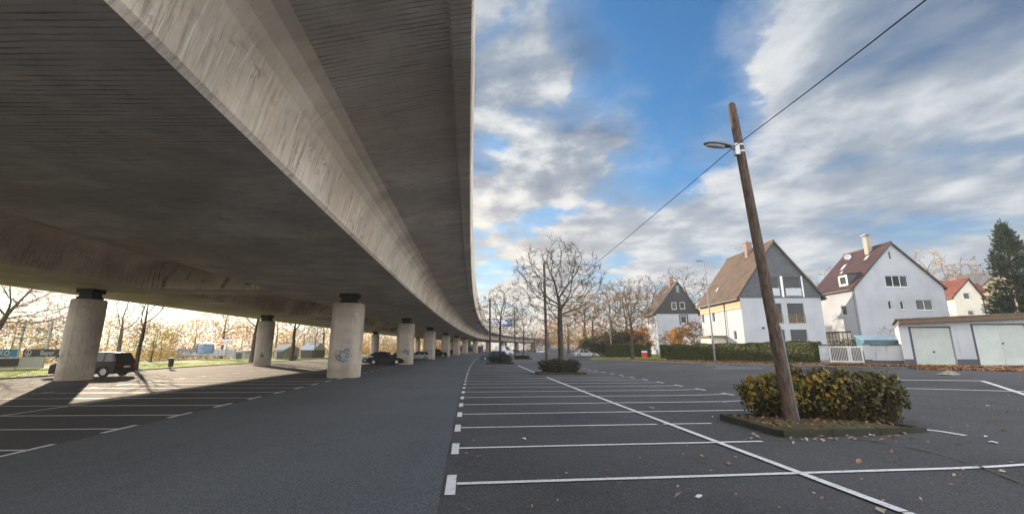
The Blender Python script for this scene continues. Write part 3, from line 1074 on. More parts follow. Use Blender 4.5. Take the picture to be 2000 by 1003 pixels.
b.build('cable_box', M['darkmetal'], PIERS[nR])
# ------------------------------------------------------------------ foliage builders
def leaf(b, p, size, r, m=0, nrm=None):
    """one folded leaf of four corners"""
    if nrm is None:
        nrm = Vector((r.gauss(0, 1), r.gauss(0, 1), r.gauss(0, 1)))
    else:
        nrm = nrm + Vector((r.gauss(0, .55), r.gauss(0, .55), r.gauss(0, .55)))
    nrm.normalize()
    u = nrm.orthogonal()
    u.rotate(Quaternion(nrm, r.uniform(0, 6.283)))
    w = nrm.cross(u)
    s = size * r.uniform(0.6, 1.3)
    k = nrm * (s * 0.12)
    b.add((p - u * s * .5, p + w * s * .32 + k, p + u * s * .5, p - w * s * .32 + k), ((0, 1, 2, 3),), m)


def bush_shape(x, y, z, L, Wd, H, seed):
    """signed 'fill' of a clipped but shaggy bush: >0 inside"""
    n = noise.noise(Vector((x * 1.2 + seed, y * 1.2, z * 1.2))) * 0.30 + noise.noise(Vector((x * 3.4, y * 3.4 + seed, z * 3.4))) * 0.17 + noise.noise(Vector((x * 9, y * 9 + seed, z * 9))) * 0.08
    ux, uy = abs(x) / (L / 2), abs(y) / (Wd / 2)
    uz = max(0.0, (z - 0.45 * H) / (0.55 * H))
    low = max(0.0, (0.35 * H - z) / (0.35 * H)) * 0.22
    return 1 - (ux ** 3 + uy ** 3 + uz ** 3) ** 0.3333 - low + n * 0.8


def make_bush(name, label, cat, loc, rz, L, Wd, H, n, size, mat_, seed, group=None, yellow=0, twigs=260):
    r = random.Random(seed)
    t = thing(name, label, cat, loc, rz, group)
    b = MB()
    k = tries = 0
    while k < n and tries < n * 14:
        tries += 1
        x, y, z = r.uniform(-.62, .62) * L, r.uniform(-.62, .62) * Wd, r.uniform(0.05, 1.2) * H
        f = bush_shape(x, y, z, L, Wd, H, seed)
        if f < 0 or (f > 0.30 and r.random() < 0.75):
            continue
        if noise.noise(Vector((x * 5 + seed, y * 5, z * 5))) < -0.14 and f < 0.22:
            continue
        out = Vector((x / L, y / Wd, (z - H * .45) / H))
        leaf(b, Vector((x, y, z)), size, r, 0, out.normalized())
        k += 1
    b.build('foliage', mat_, t, fix=False)
    if yellow:
        b = MB()
        k = tries = 0
        cl = [Vector((r.uniform(-.46, .1) * L, r.uniform(-.55, -.25) * Wd, r.uniform(.3, .95) * H)) for _ in range(26)]
        cl += [Vector((-L * r.uniform(.36, .5), r.uniform(-.5, .3) * Wd, r.uniform(.35, 1.0) * H)) for _ in range(16)]
        while k < yellow and tries < yellow * 60:
            tries += 1
            c = r.choice(cl)
            p = c + Vector((r.gauss(0, .11), r.gauss(0, .11), r.gauss(0, .09)))
            f = bush_shape(p.x, p.y, p.z, L, Wd, H, seed)
            if f < -0.02 or f > 0.2:
                continue
            leaf(b, p, size * 1.35, r, 0, Vector((p.x / L, p.y / Wd - .3, .2)).normalized())
            k += 1
        b.build('yellow_foliage', M['leaf_yellow'], t, fix=False)
    b = MB()
    for _ in range(twigs):
        x, y = r.uniform(-.40, .40) * L, r.uniform(-.40, .40) * Wd
        p = Vector((x, y, 0.0))
        h = r.uniform(.72, 1.14) * H
        q = p + Vector((r.gauss(0, .10) * L * .4, r.gauss(0, .12), h))
        if bush_shape(q.x, q.y, q.z, L, Wd, H, seed) < -0.10:
            q = p + (q - p) * 0.7
        mid = p.lerp(q, .5) + Vector((r.gauss(0, .05), r.gauss(0, .05), 0))
        w = r.uniform(.006, .014)
        b.tube([p, mid, q], [w, w * .7, w * .3], 3, cap=False)
    b.build('stems', M['bare'], t, fix=False)
    return t


def make_island(label, loc, rz, L, Wd, seed):
    t = thing('kerbed_island', label, 'planting bed', loc, rz, 'planting islands in the car park')
    b = MB()
    n1, n2 = max(2, int(L / 0.9)), max(2, int(Wd / 0.9))
    w, h = 0.11, 0.15
    g_ = 0.006
    for sy in (-1, 1):
        for i in range(n1):
            x0, x1 = -L / 2 + L * i / n1, -L / 2 + L * (i + 1) / n1
            b.b2((x0 + g_, sy * Wd / 2 - w / 2, -0.05), (x1 - g_, sy * Wd / 2 + w / 2, h + 0.006 * ((i * 7) % 3 - 1)))
    for sx in (-1, 1):
        for i in range(n2):
            y0, y1 = -Wd / 2 + w / 2 + (Wd - w) * i / n2, -Wd / 2 + w / 2 + (Wd - w) * (i + 1) / n2
            b.b2((sx * L / 2 - w / 2, y0 + g_, -0.05), (sx * L / 2 + w / 2, y1 - g_, h + 0.005 * ((i * 5) % 3 - 1)))
    b.build('kerb', M['kerb_dark'], t)
    b = MB()
    r = random.Random(seed)
    nx, ny = 26, 16
    vs = []
    for j in range(ny + 1):
        for i in range(nx + 1):
            x, y = -L / 2 + w / 2 + (L - w) * i / nx, -Wd / 2 + w / 2 + (Wd - w) * j / ny
            e = min(min(i, nx - i) / 4, min(j, ny - j) / 4, 1)
            vs.append((x, y, 0.085 + 0.05 * e + 0.03 * noise.noise(Vector((x * 3 + seed, y * 3, 0)))))
    b.add(vs, [(j * (nx + 1) + i, j * (nx + 1) + i + 1, (j + 1) * (nx + 1) + i + 1, (j + 1) * (nx + 1) + i) for j in range(ny) for i in range(nx)])
    b.build('soil', M['islandsoil'], t, smooth=True)
    b = MB()
    for _ in range(int(300 * L * Wd / 8)):
        p = Vector((r.uniform(-.46, .46) * L, r.uniform(-.46, .46) * Wd, 0.15))
        leaf(b, p, 0.075, r, 0, Vector((0, 0, 1)))
    o = b.build('fallen_leaves', M['leaf_fallen'], t, fix=False)
    o['kind'] = 'stuff'
    b = MB()
    for _ in range(int(1100 * L * Wd / 8)):
        x = -L / 2 + r.uniform(0.06, .55) * L * r.random() ** .5
        y = -Wd / 2 + r.uniform(0.05, .6) * Wd * r.random()
        p = Vector((x, y, 0.10))
        q = p + Vector((r.gauss(0, .03), r.gauss(0, .03), r.uniform(.04, .11)))
        d = Vector((r.gauss(0, 1), r.gauss(0, 1), 0)).normalized() * .004
        b.add((p - d, p + d, q), ((0, 1, 2),))
    o = b.build('grass_tufts', M['drygrass'], t, fix=False)
    o['kind'] = 'stuff'
    return t


def pole_curve(t, base, top, r0, r1, lean_name='pole'):
    d = top - base
    b = MB()
    n = 10
    b.tube([d * (i / n) - Vector((0, 0, 0.15 if i == 0 else 0)) for i in range(n + 1)] + [d * 1.012 + Vector((0, 0, .02)), d + d.normalized() * r1 * 1.9], [r0 + (r1 - r0) * i / n for i in range(n + 1)] + [r1 * .9, 0.006], 14)
    return b.build(lean_name, M['polewood'], t, smooth=True)


def lamp_head(t, p, direction, L=0.95):
    """flat oval lantern on a bracket, pointing along a direction"""
    x = Vector(direction).normalized()
    y = Vector((0, 0, 1)).cross(x).normalized()
    z = x.cross(y)
    prof = [(0.0, .05, .045), (.10, .075, .06), (.2, .115, .075), (.45, .155, .095), (.7, .15, .085), (.9, .10, .055), (.98, .05, .03), (1.0, .01, .01)]
    rings = []
    for u, w, h in prof:
        c = p + x * (u * L)
        ring = []
        for k in range(12):
            a = 2 * math.pi * k / 12
            zz = math.sin(a)
            ring.append(c + y * (w * math.cos(a)) + z * (h * zz if zz > 0 else h * 0.45 * zz))
        rings.append(ring)
    b = MB()
    b.loft(rings)
    h = b.build('lamp_head', M['greymetal'], t, smooth=True)
    b = MB()
    rings = []
    for u, w in ((.30, .03), (.34, .095), (.6, .12), (.82, .095), (.92, .03)):
        c = p + x * (u * L) - z * .030
        rings.append([c + y * (w * math.cos(math.pi * k / 8)) - z * (.055 * math.sin(math.pi * k / 8)) for k in range(9)])
    b.loft(rings, cap=True, closed=True)
    b.build('lens', M['lens'], h, smooth=True)


def wooden_lamp(label, base_px, top_px, r0, r1, lamp_px, head_len, arm=0.0):
    base = gp(*base_px)
    top = at(top_px[0], top_px[1], base.y)
    t = thing('wooden_lamp_pole', label, 'lamp post', base, 0, 'wooden lamp poles in the car park')
    pole_curve(t, base, top, r0, r1)
    ax = top - base
    lp = at(lamp_px[0], lamp_px[1], base.y) - base
    k = lp.z / ax.z
    side = ax * k
    b = MB()
    st = side + Vector((-r1 * 0.9, -r1 * .3, -.03))
    d = Vector((-1, -.12, .06))
    if arm:
        b.tube([side, side + Vector((-arm * .35, -.02, .14)), side + Vector((-arm * .7, -.04, .2)), side + Vector((-arm, -.06, .2))], .028, 8)
        lp0 = side + Vector((-arm, -.06, .2))
    else:
        b.box(side + Vector((-r1 - .02, -.05, -.06)), (.13, .15, .34))
        b.tube([side + Vector((-r1, -.05, -.12)), side + Vector((-r1 - .1, -.06, -.02)), side + Vector((-r1 - .2, -.07, 0.02))], .042, 8)
        lp0 = side + Vector((-r1 - .12, -.06, 0.02))
    for dz in (-.14, .06):
        b.tube([ax * (k + dz / ax.z), ax * (k + (dz + .05) / ax.z)], r1 * 1.10, 14)
    b.build('bracket', M['galv'], t, smooth=False)
    lamp_head(t, lp0, d, head_len)
    return t, base, top


# ------------------------------------------------------------------ islands, bushes and lamp poles
HD = math.atan2(0.095, 1)
A, B_, C_ = gp(1412, 819), gp(1524, 853.5), gp(1803, 843.5)
ctr = (A + C_) / 2
LI, WI = (C_ - B_).length, (A - B_).length
rzI = math.atan2(C_.y - B_.y, C_.x - B_.x)
make_island('nearest kerbed planting island, mossy dark kerb, with a wooden lamp pole in it', (ctr.x, ctr.y, 0.0), rzI, LI, WI, 1)
make_bush('shrub', 'big shaggy shrub with yellowing leaves on the nearest island behind the leaning pole', 'shrub', (8.22, 11.95, 0.1), -.34, 3.75, 1.25, 1.27, 8800, .08, M['leaf_island'], 11, 'shrubs on the islands', 330, 900)
POLE1, P1B, P1T = wooden_lamp('tall brown wooden lamp pole on the nearest island, leaning left with its lantern', (1548, 831), (1430, 212), .152, .112, (1440, 290), .88)
b = MB()
ax = P1T - P1B
b.tube([ax * .005 + Vector((.145, -.07, 0)), ax * .28 + Vector((.135, -.06, 0))], .022, 8)
b.build('cable_guard', M['greymetal'], POLE1, smooth=True)

c = gp(1096, 731) + Vector((0, .62, 0))
make_island('kerbed island with low dark bush, largest bare tree and slim lamp pole', (c.x, c.y, 0), HD, 3.6, 1.5, 2)
make_bush('shrub', 'low dark clipped bush round the foot of the largest bare tree', 'shrub', (c.x, c.y + .1, .1), HD, 3.1, 1.35, 1.0, 4200, .085, M['leaf_dark'], 21, 'shrubs on the islands', 0, 120)
P2, P2B, P2T = wooden_lamp('slim brown wooden lamp pole in front of the largest bare tree', (1068.5, 720), (1062.5, 516), .15, .12, (1063, 545), .8, .45)
T2 = c + Vector((.12, .5, 0))
c = gp(976, 710.5) + Vector((0, .6, 0))
make_island('kerbed island with a dark bush in front of the dark blue car', (c.x, c.y, 0), HD, 3.4, 1.4, 3)
make_bush('shrub', 'dark clipped bush standing in front of the dark blue car', 'shrub', (c.x + .15, c.y, .1), HD, 2.9, 1.3, 1.08, 3000, .09, M['leaf_dark'], 31, 'shrubs on the islands', 0, 80)
wooden_lamp('weathered wooden lamp pole beside the front of the dark blue car', (957, 706.5), (957, 584), .15, .12, (957, 602), .7, .5)
T3 = c + Vector((.1, .5, 0))
c = gp(1021, 701.2) + Vector((0, .6, 0))
make_island('farthest kerbed island with a thin bush and a small bare tree', (c.x, c.y, 0), HD, 3.4, 1.3, 4)
make_bush('shrub', 'low brownish bush on the farthest island under the smallest bare tree', 'shrub', (c.x, c.y, .1), HD, 3.0, 1.2, .62, 1500, .1, M['leaf_dark'], 41, 'shrubs on the islands', 0, 220)
wooden_lamp('slender dark wooden lamp pole left of the smallest bare tree', (1006, 699.5), (1005, 607), .14, .11, (1005, 623), .7, .6)
T4 = c + Vector((.1, .5, 0))

# overhead wire: from behind the camera, over the leaning pole, on to the next pole
a0 = at(1770, 0, 5.2)
a1 = at(1437, 284, P1B.y - .16)
a2 = at(1067, 587, P2B.y - .12)
b = MB()
far0 = a1 + (a0 - a1) * 3.0
pts = [far0.lerp(a1, i / 14) - Vector((0, 0, .25 * math.sin(math.pi * i / 14))) for i in range(15)]
pts2 = [a1.lerp(a2, i / 14) - Vector((0, 0, .18 * math.sin(math.pi * i / 14))) for i in range(15)]
b.tube(pts[:-1] + pts2, .0115, 6)
tag(b.build('overhead_wire', M['rubber'], None), 'thin black overhead wire running across the sky past the leaning pole', 'cable')

# litter: the white board on the nearest island, a pale rag by the garages
b = MB()
p = gp(1735, 830)
b.box((0, 0, 0), (.30, .012, .16), mat=Matrix.Rotation(R(-38), 3, 'X'))
tag(b.build('foam_board', M['lens'], None, loc=(p.x, p.y + .1, .215), rz=.25), 'broken white foam board lying against the kerb of the nearest island', 'litter')
b = MB()
p = gp(1853, 731.5)
r = random.Random(3)
rings = []
for k in range(5):
    rr = (.42, .36, .24, .12, .02)[k]
    rings.append([Vector((rr * math.cos(a) * 1.25 * (1 + .15 * math.sin(3 * a + k)), rr * math.sin(a) * .7, (0, .05, .12, .17, .19)[k] + .02 * math.sin(2 * a))) for a in [2 * math.pi * i / 14 for i in range(14)]])
b.loft(rings)
tag(b.build('cloth_heap', pmat('old_cloth', (.30, .28, .24), .95, .3, 9, .5, 30), None, smooth=True, loc=(p.x, p.y, p.z)), 'small crumpled pale cloth heap lying on the asphalt before the garages', 'litter')
b = MB()
for i, (px, py, sz) in enumerate(((1272, 798, .10), (1022, 859, .09), (1940, 866, .10), (1617, 852, .08), (1928, 855, .07), (1365, 975, .06), (1700, 741, .12))):
    p = gp(px, py)
    b = MB()
    r = random.Random(i)
    pts = [Vector((math.cos(a) * sz * r.uniform(.5, 1.1), math.sin(a) * sz * .6 * r.uniform(.6, 1.1), r.uniform(.0, .035))) for a in [2 * math.pi * k / 7 for k in range(7)]]
    b.add([Vector((0, 0, .03))] + pts, [(0, k + 1, (k + 1) % 7 + 1) for k in range(7)])
    b.add([v + Vector((0, 0, -.004)) for v in [Vector((0, 0, .03))] + pts], [(0, (k + 1) % 7 + 1, k + 1) for k in range(7)])
    LBL = ['white paper scrap between the bay lines in the middle of the car park', 'pale crumpled scrap beside the second bay line near the lane',
           'bright white scrap on the asphalt right of the nearest island', 'white scrap at the front kerb of the nearest island',
           'small pale scrap right of the nearest island, close to the brighter scrap', 'tiny white scrap on the asphalt below the crossing of the lines', 'white scrap behind the big shrub on the asphalt']
    tag(b.build('paper_scrap', M['framewhite'], None, loc=(p.x, p.y, p.z + .024), fix=False), LBL[i], 'litter')

# fallen leaves
r = random.Random(77)
b = MB()


def drop(px, py, s=.09, b=b):
    p = gp(px, py)
    leaf(b, p + Vector((0, 0, .03)), s, r, 0, Vector((0, 0, 1.6)))


for _ in range(170):
    px, py = r.uniform(900, 2000), 720 + 280 * r.random() ** 1.3
    drop(px, py, .04)
for _ in range(16):
    drop(r.uniform(1000, 2000), r.uniform(740, 1000), .09)
for px, py in ((1325, 970), (1742, 884), (1373, 904), (1720, 1000), (1960, 842), (1640, 720), (1875, 868)):
    drop(px, py, .11)
for _ in range(60):
    drop(r.uniform(1440, 1800), r.uniform(845, 862), .10)
tag(b.build('scattered_leaves', M['leaf_pale'], None, fix=False), 'pale dry leaves and flecks scattered over the asphalt of the car park', 'leaves', kind='stuff')
b = MB()
for _ in range(9500):
    i = r.randrange(len(EDGE) - 1) if r.random() < .55 else r.choice((0, 1, 1, 2))
    if i > 4 and r.random() < .5:
        continue
    t = r.random()
    e = Vector(EDGE[i]).lerp(Vector(EDGE[i + 1]), t); f = Vector(INNER[i]).lerp(Vector(INNER[i + 1]), t)
    u = r.random() ** 1.2
    u = (-0.45 + 1.25 * u if r.random() < .6 else .75 * r.random()) if i < 2 else 1 - .6 * u
    if i == 0 or i == 1:
        if noise.noise(Vector((e.x * .9 + t, u * 3, 0))) < -0.12:
            continue
    q = e.lerp(f, u)
    leaf(b, Vector((q.x, q.y, zt(q.x) + (.09 + r.random() * .07 if u > .03 else .02 + r.random() * .05))), .13, r, 0, Vector((0, 0, .9)))
tag(b.build('leaf_drift', M['leaf_fallen'], None, fix=False), 'drifts of brown fallen leaves along the footway before the garages and hedge', 'leaves', kind='stuff')
# grass blades on the lawn and verges
b = MB()
for _ in range(15000):
    s = 8 + 85 * r.random() ** 1.5
    p = road(s, r.uniform(-40, -29.4), .02)
    q = p + Vector((r.gauss(0, .04), r.gauss(0, .04), r.uniform(.05, .13)))
    d = Vector((r.gauss(0, 1), r.gauss(0, 1), 0)).normalized() * .018
    b.add((p - d, p + d, q), ((0, 1, 2),))
for _ in range(5000):
    px, py = r.uniform(1152, 1302), r.uniform(698.5, 702.2)
    p = gp(px, py) + Vector((0, 0, .05))
    q = p + Vector((r.gauss(0, .04), r.gauss(0, .04), r.uniform(.06, .14)))
    d = Vector((r.gauss(0, 1), r.gauss(0, 1), 0)).normalized() * .025
    b.add((p - d, p + d, q), ((0, 1, 2),))
tag(b.build('grass', M['grass'], None, fix=False), 'short green grass of the lawn beyond the viaduct and of the verge', 'grass', kind='stuff')
# ------------------------------------------------------------------ trees: grown towards points in the crown's volume
def grow(seed, H, clear, Rx, shape='round', n_att=520, step=0.34, di=2.6, dk=0.62, wob=0.025):
    """returns node positions, parents"""
    r = random.Random(seed)
    att = []
    cz, hz_ = (H + clear) / 2, (H - clear) / 2
    while len(att) < n_att:
        x, y, z = r.uniform(-1, 1), r.uniform(-1, 1), r.uniform(-1, 1)
        q = x * x + y * y + z * z
        if q > 1:
            continue
        w = 1.0
        if shape == 'cone':
            w = 1 - 0.55 * max(0, z)
        elif shape == 'vase':
            w = 0.55 + 0.45 * (z + 1) / 2
            w = min(1, w + .1)
        if q < 0.20 and r.random() < 0.5:
            continue
        k = 1 + .30 * noise.noise(Vector((x * 2 + seed, y * 2, z * 2)))
        att.append(Vector((x * Rx * w * k, y * Rx * w * k, cz + z * hz_ * k)))
    P_, par = [Vector((0, 0, 0))], [-1]
    d = Vector((r.gauss(0, .03), r.gauss(0, .03), 1)).normalized()
    top = clear + (H - clear) * (.30 if shape != 'cone' else .75)
    while P_[-1].z < top:
        d = (d + Vector((r.gauss(0, wob), r.gauss(0, wob), .30))).normalized()
        P_.append(P_[-1] + d * step)
        par.append(len(P_) - 2)
    first = next(i for i, p in enumerate(P_) if p.z > clear * .92)
    dirs = {}
    last = -1
    for it in range(90):
        kd = kdtree.KDTree(len(P_))
        for i, p in enumerate(P_):
            if i >= first:
                kd.insert(p, i)
        kd.balance()
        pull = {}
        keep = []
        for a in att:
            _, i, dist = kd.find(a)
            if dist < dk:
                continue
            keep.append(a)
            if dist < di or it < 6:
                pull.setdefault(i, []).append((a - P_[i]).normalized())
        att = keep
        if not pull:
            break
        n0 = len(P_)
        for i, vs in pull.items():
            v = sum(vs, Vector())
            if v.length < .15 * len(vs):
                v += Vector((r.gauss(0, 1), r.gauss(0, 1), r.gauss(0, 1))) * .3
            v.normalize()
            grow_d = (P_[i] - P_[par[i]]).normalized() if par[i] >= 0 else Vector((0, 0, 1))
            v = (v * .60 + grow_d * .55 + Vector((r.gauss(0, .08), r.gauss(0, .08), .05 + r.gauss(0, .08)))).normalized()
            P_.append(P_[i] + v * step)
            par.append(i)
        if len(P_) > 3400 or len(P_) == last:
            break
        last = len(P_)
    return P_, par


def tree_meshes(seed, H, clear, Rx, r_trunk, shape='round', n_att=520, step=0.34, twig=0.5, twigs=3, thin=0.011, di=2.6, dk=0.62, flare=1.35):
    """trunk-and-branches mesh, fine twig mesh, and the twig tips"""
    P_, par = grow(seed, H, clear, Rx, shape, n_att, step, di, dk)
    r = random.Random(seed + 9)
    n = len(P_)
    kids = [[] for _ in range(n)]
    for i in range(1, n):
        kids[par[i]].append(i)
    nt = sum(1 for k in kids if not k)
    pw = math.log(max(nt, 3)) / math.log(r_trunk / thin)
    A_ = [0.0] * n
    for i in range(n - 1, -1, -1):
        A_[i] = sum(A_[k] for k in kids[i]) if kids[i] else 1.0
    rad = [thin * a ** (1 / pw) for a in A_]
    lim = rad[0]
    b = MB()
    stack = [(0, [])]
    while stack:
        i, pre = stack.pop()
        path, rr = ([P_[j] for j in pre], [rad[i]] * len(pre)) if pre else ([], [])
        j = i
        while True:
            path.append(P_[j]); rr.append(rad[j])
            if not kids[j]:
                break
            ks = sorted(kids[j], key=lambda k: -rad[k])
            for k in ks[1:]:
                stack.append((k, [j]))
            j = ks[0]
        if len(path) > 1:
            if i == 0:
                rr[0] *= flare * 1.15
                if len(rr) > 1:
                    rr[1] *= 1 + (flare - 1) * .35
                path[0] = path[0] - Vector((0, 0, .12))
            mx = max(rr)
            b.tube(path, rr, 9 if mx > .12 else 6 if mx > .05 else 4 if mx > .02 else 3, cap=False)
    tw = MB()
    tips = []
    for i in range(1, n):
        if rad[i] > thin * 3.2:
            continue
        k = twigs if not kids[i] else (1 if r.random() < .55 * twigs / 3 else 0)
        base_d = (P_[i] - P_[par[i]]).normalized()
        for _ in range(k):
            p = P_[i]
            d = (base_d + Vector((r.gauss(0, .6), r.gauss(0, .6), r.gauss(.12, .5)))).normalized()
            L = twig * r.uniform(.5, 1.25)
            q = p + d * L * .55
            e = q + (d + Vector((r.gauss(0, .35), r.gauss(0, .35), r.gauss(.15, .3)))).normalized() * L * .45
            s = d.orthogonal().normalized()
            s.rotate(Quaternion(d, r.uniform(0, 6.28)))
            w = thin * .95
            t_ = d.cross(s)
            ring = [s * w, s * (-.5 * w) + t_ * (.87 * w), s * (-.5 * w) - t_ * (.87 * w)]
            tw.add([p + o for o in ring] + [q + o * .75 for o in ring] + [e],
                   ((0, 1, 4, 3), (1, 2, 5, 4), (2, 0, 3, 5), (3, 4, 6), (4, 5, 6), (5, 3, 6)))
            tips += [q, e]
            if r.random() < .7:
                d2 = (d + Vector((r.gauss(0, .8), r.gauss(0, .8), r.gauss(.1, .6)))).normalized()
                e2 = q + d2 * L * .45
                tw.add([q + ring[0] * .7, q + ring[1] * .7, q + ring[2] * .7, e2], ((0, 1, 3), (1, 2, 3), (2, 0, 3)))
                tips.append(e2)
    return b, tw, tips


class TreeKind:
    """a kind of tree: built once, every tree of the kind shares its meshes"""
    def __init__(self, name, seed, H, clear, Rx, rt, shape='round', n_att=520, leaves=None, nleaf=0, lsize=.16, barkm='bark', twigm='bare', **kw):
        self.name, self.H = name, H
        b, tw, tips = tree_meshes(seed, H, clear, Rx, rt, shape, n_att, **kw)
        o = b.build('trunk', M[barkm], None, smooth=True, fix=False)
        self.trunk = o.data
        bpy.data.objects.remove(o)
        self.tw, self.twigm = tw, M[twigm]
        self.lf = {}
        self.tips, self.nleaf, self.lsize, self.seed = tips, nleaf, lsize, seed

    def crown(self, mname, nleaf, lsize):
        key = (mname, nleaf)
        if key not in self.lf:
            r = random.Random(self.seed + nleaf)
            b = MB()
            b.v, b.f, b.m = list(self.tw.v), list(self.tw.f), list(self.tw.m)
            for _ in range(nleaf):
                p = r.choice(self.tips)
                if noise.noise(p * .55 + Vector((self.seed, 0, 0))) < -0.22:
                    continue
                leaf(b, p + Vector((r.gauss(0, .16), r.gauss(0, .16), r.gauss(-.05, .16))), lsize, r, 1)
            o = b.build('crown', [self.twigm, M[mname]], None, fix=False)
            self.lf[key] = o.data
            bpy.data.objects.remove(o)
        return self.lf[key]

    def plant(self, label, loc, h, rz=0.0, leaves=None, nleaf=0, lsize=.16, group=None, wide=1.0, name=None, cat='tree', lean=None):
        t = thing(name or self.name, label, cat, loc, rz, group)
        k = h / self.H
        t.scale = (k * wide, k * wide, k)
        if lean:
            t.rotation_euler = (lean[0], lean[1], rz)
        link('trunk', self.trunk, t)
        link('crown', self.crown(leaves or 'leaf_rust', nleaf, lsize), t)
        return t


K_round = TreeKind('bare_tree', 4, 10.0, 2.7, 3.9, .215, 'vase', 1150, twig=.62, twigs=7, thin=.0115, step=.27, dk=.44)
K_small = TreeKind('bare_tree', 12, 8.0, 2.6, 2.6, .12, 'round', 700, twig=.55, twigs=7, thin=.0105, step=.27, dk=.44)
K_wide = TreeKind('bare_tree', 23, 10.0, 2.2, 3.8, .20, 'round', 1100, twig=.5, twigs=5, thin=.0115, dk=.5)
K_tall = TreeKind('tall_tree', 31, 14.0, 2.4, 4.2, .26, 'round', 520, twig=.75, twigs=3, thin=.017, step=.46, dk=.85, di=3.4)
K_fork = TreeKind('forked_tree', 47, 13.0, 1.4, 3.6, .30, 'vase', 380, twig=.75, twigs=3, thin=.018, step=.46, dk=.9, di=3.4)
K_shrub = TreeKind('tall_shrub', 58, 4.2, .35, 2.1, .09, 'vase', 330, twig=.4, twigs=3, thin=.010, step=.24, dk=.5)

# trees in the car park
K_round.plant('largest bare tree, wide round crown, behind the slim lamp pole', (T2.x, T2.y, .05), 10.1, 2.6, 'leaf_rust', 260, .10, 'bare trees on the islands')
K_small.plant('bare tree with a narrow upright crown rising behind the dark blue car', (T3.x, T3.y, .05), 9.6, 1.0, 'leaf_rust', 240, .12, 'bare trees on the islands', 1.12)
K_small.plant('smallest bare tree on the farthest island, a few leaves left', (T4.x, T4.y, .05), 9.0, 3.2, 'leaf_rust', 420, .14, 'bare trees on the islands', 1.0)
p = gp(1236, 703)
K_wide.plant('bare brown-leaved tree on the verge in front of the black-gabled house', p, 10.3, 2.1, 'leaf_rust', 1700, .11, None, .92)
p = gp(1176, 697.5)
K_small.plant('small round-headed young tree on a pale stake beyond the silver car', p, 5.2, .3, 'leaf_rust', 1500, .15, None, 1.0)

# trees beyond the lawn, seen under the viaduct
GL = 'autumn trees beyond the lawn'


def bgt(kind, px, py, h, label, leaves=None, nl=0, ls=.2, rz=0, wide=1.0, lean=None, grp=GL):
    p = gp(px, py)
    nl, ls = int(nl * .8), ls * .62
    return kind.plant(label, p, h, rz, leaves, nl, ls, grp, wide, None, 'tree', lean)


bgt(K_wide, -62, 726, 9.5, 'dark bare tree at the left edge of the photo reaching in over the fence', None, 0, .2, 1.2, 1.5, (0, R(16)))
bgt(K_fork, 228, 707, 12, 'forked bare tree right of the widest-looking pier, behind the fence', 'leaf_olive', 900, .2, .4, .9)
bgt(K_fork, 264, 722, 10.5, 'near dark trunk leaning right at the back of the dark estate car', 'leaf_rust', 260, .15, 2.0, .7, (0, R(7)))
bgt(K_fork, 377, 693, 13, 'pale many-stemmed tree standing over the white advertising wall', 'leaf_gold', 2200, .26, 2.6, .85)
bgt(K_tall, 432, 700, 12, 'thin-trunked golden tree in front of the white wall left of the red and white sign', 'leaf_gold', 2600, .26, .2)
bgt(K_fork, 491, 707, 13, 'dark twin-limbed tree just left of the pier with white graffiti', 'leaf_orange', 1000, .22, 3.6, .95)
bgt(K_tall, 537, 694, 13, 'orange tree just right of the pier with white graffiti', 'leaf_orange', 3000, .26, 1.9)
bgt(K_fork, 569, 704, 13, 'dark double-trunked tree with a waste bin at its foot', 'leaf_olive', 700, .2, 5.0, .9)
bgt(K_small, 614, 700, 7, 'thin young bare tree left of the blue-graffiti pier', None, 0, .2, 1.0, .8)
bgt(K_fork, 630, 694, 14, 'thick-trunked tree with a bright orange branch beside the blue-graffiti pier', 'leaf_orange', 1600, .26, .9, .9)
bgt(K_wide, 592, 690, 11, 'bare grey tree before the pale shed roof', None, 0, .2, 2.0, 1.3)
bgt(K_tall, 20, 694, 12, 'golden tree behind the sports fence at the far left', 'leaf_gold', 3600, .28, 2.0)
bgt(K_tall, 92, 692, 13, 'rusty tree behind the sports fence beside the widest-looking pier', 'leaf_rust', 3000, .28, .7)
bgt(K_tall, 205, 692, 13, 'olive tree behind the two-stemmed bare tree', 'leaf_olive', 3000, .28, 4.0)
bgt(K_shrub, 294, 706, 5.2, 'bushy yellow-green shrub between the estate car and the white wall', 'leaf_olive', 3600, .15, 1.0, 1.25)
bgt(K_shrub, 311, 702, 4.4, 'spreading golden shrub at the left end of the white wall', 'leaf_gold', 2600, .15, 2.2, 1.1)
bgt(K_tall, 330, 688, 14, 'tall rusty tree far behind the golden shrub', 'leaf_rust', 1600, .3, 3.3)
bgt(K_tall, 470, 688, 12.5, 'dense golden tree behind the red and white sign', 'leaf_gold', 4200, .3, 5.0, 1.2)
bgt(K_tall, 560, 686, 14, 'far olive tree showing between the orange and the double-trunked trees', 'leaf_olive', 2600, .3, 2.8, 1.2)
bgt(K_tall, 655, 687, 15, 'far golden tree mostly behind the blue-graffiti pier', 'leaf_gold', 3000, .32, 1.1, 1.2)
bgt(K_tall, 712, 687, 14, 'pale olive tree seen between the blue-graffiti pier and the black saloon roof', 'leaf_olive', 2600, .32, .4, 1.2)
bgt(K_wide, 748, 688, 11, 'bare twiggy tree above the roof of the black saloon', 'leaf_rust', 500, .26, .4, 1.3)
bgt(K_tall, 826, 685.5, 15, 'olive tree seen above the silver estate car', 'leaf_olive', 2600, .36, 3.0, 1.3)
bgt(K_tall, 870, 684, 16, 'hazy golden tree far along beyond the piers', 'leaf_gold', 2600, .4, 1.7, 1.3)
bgt(K_tall, 905, 683, 16, 'farthest orange tree beyond the row of piers', 'leaf_orange', 2600, .4, 2.7, 1.3)

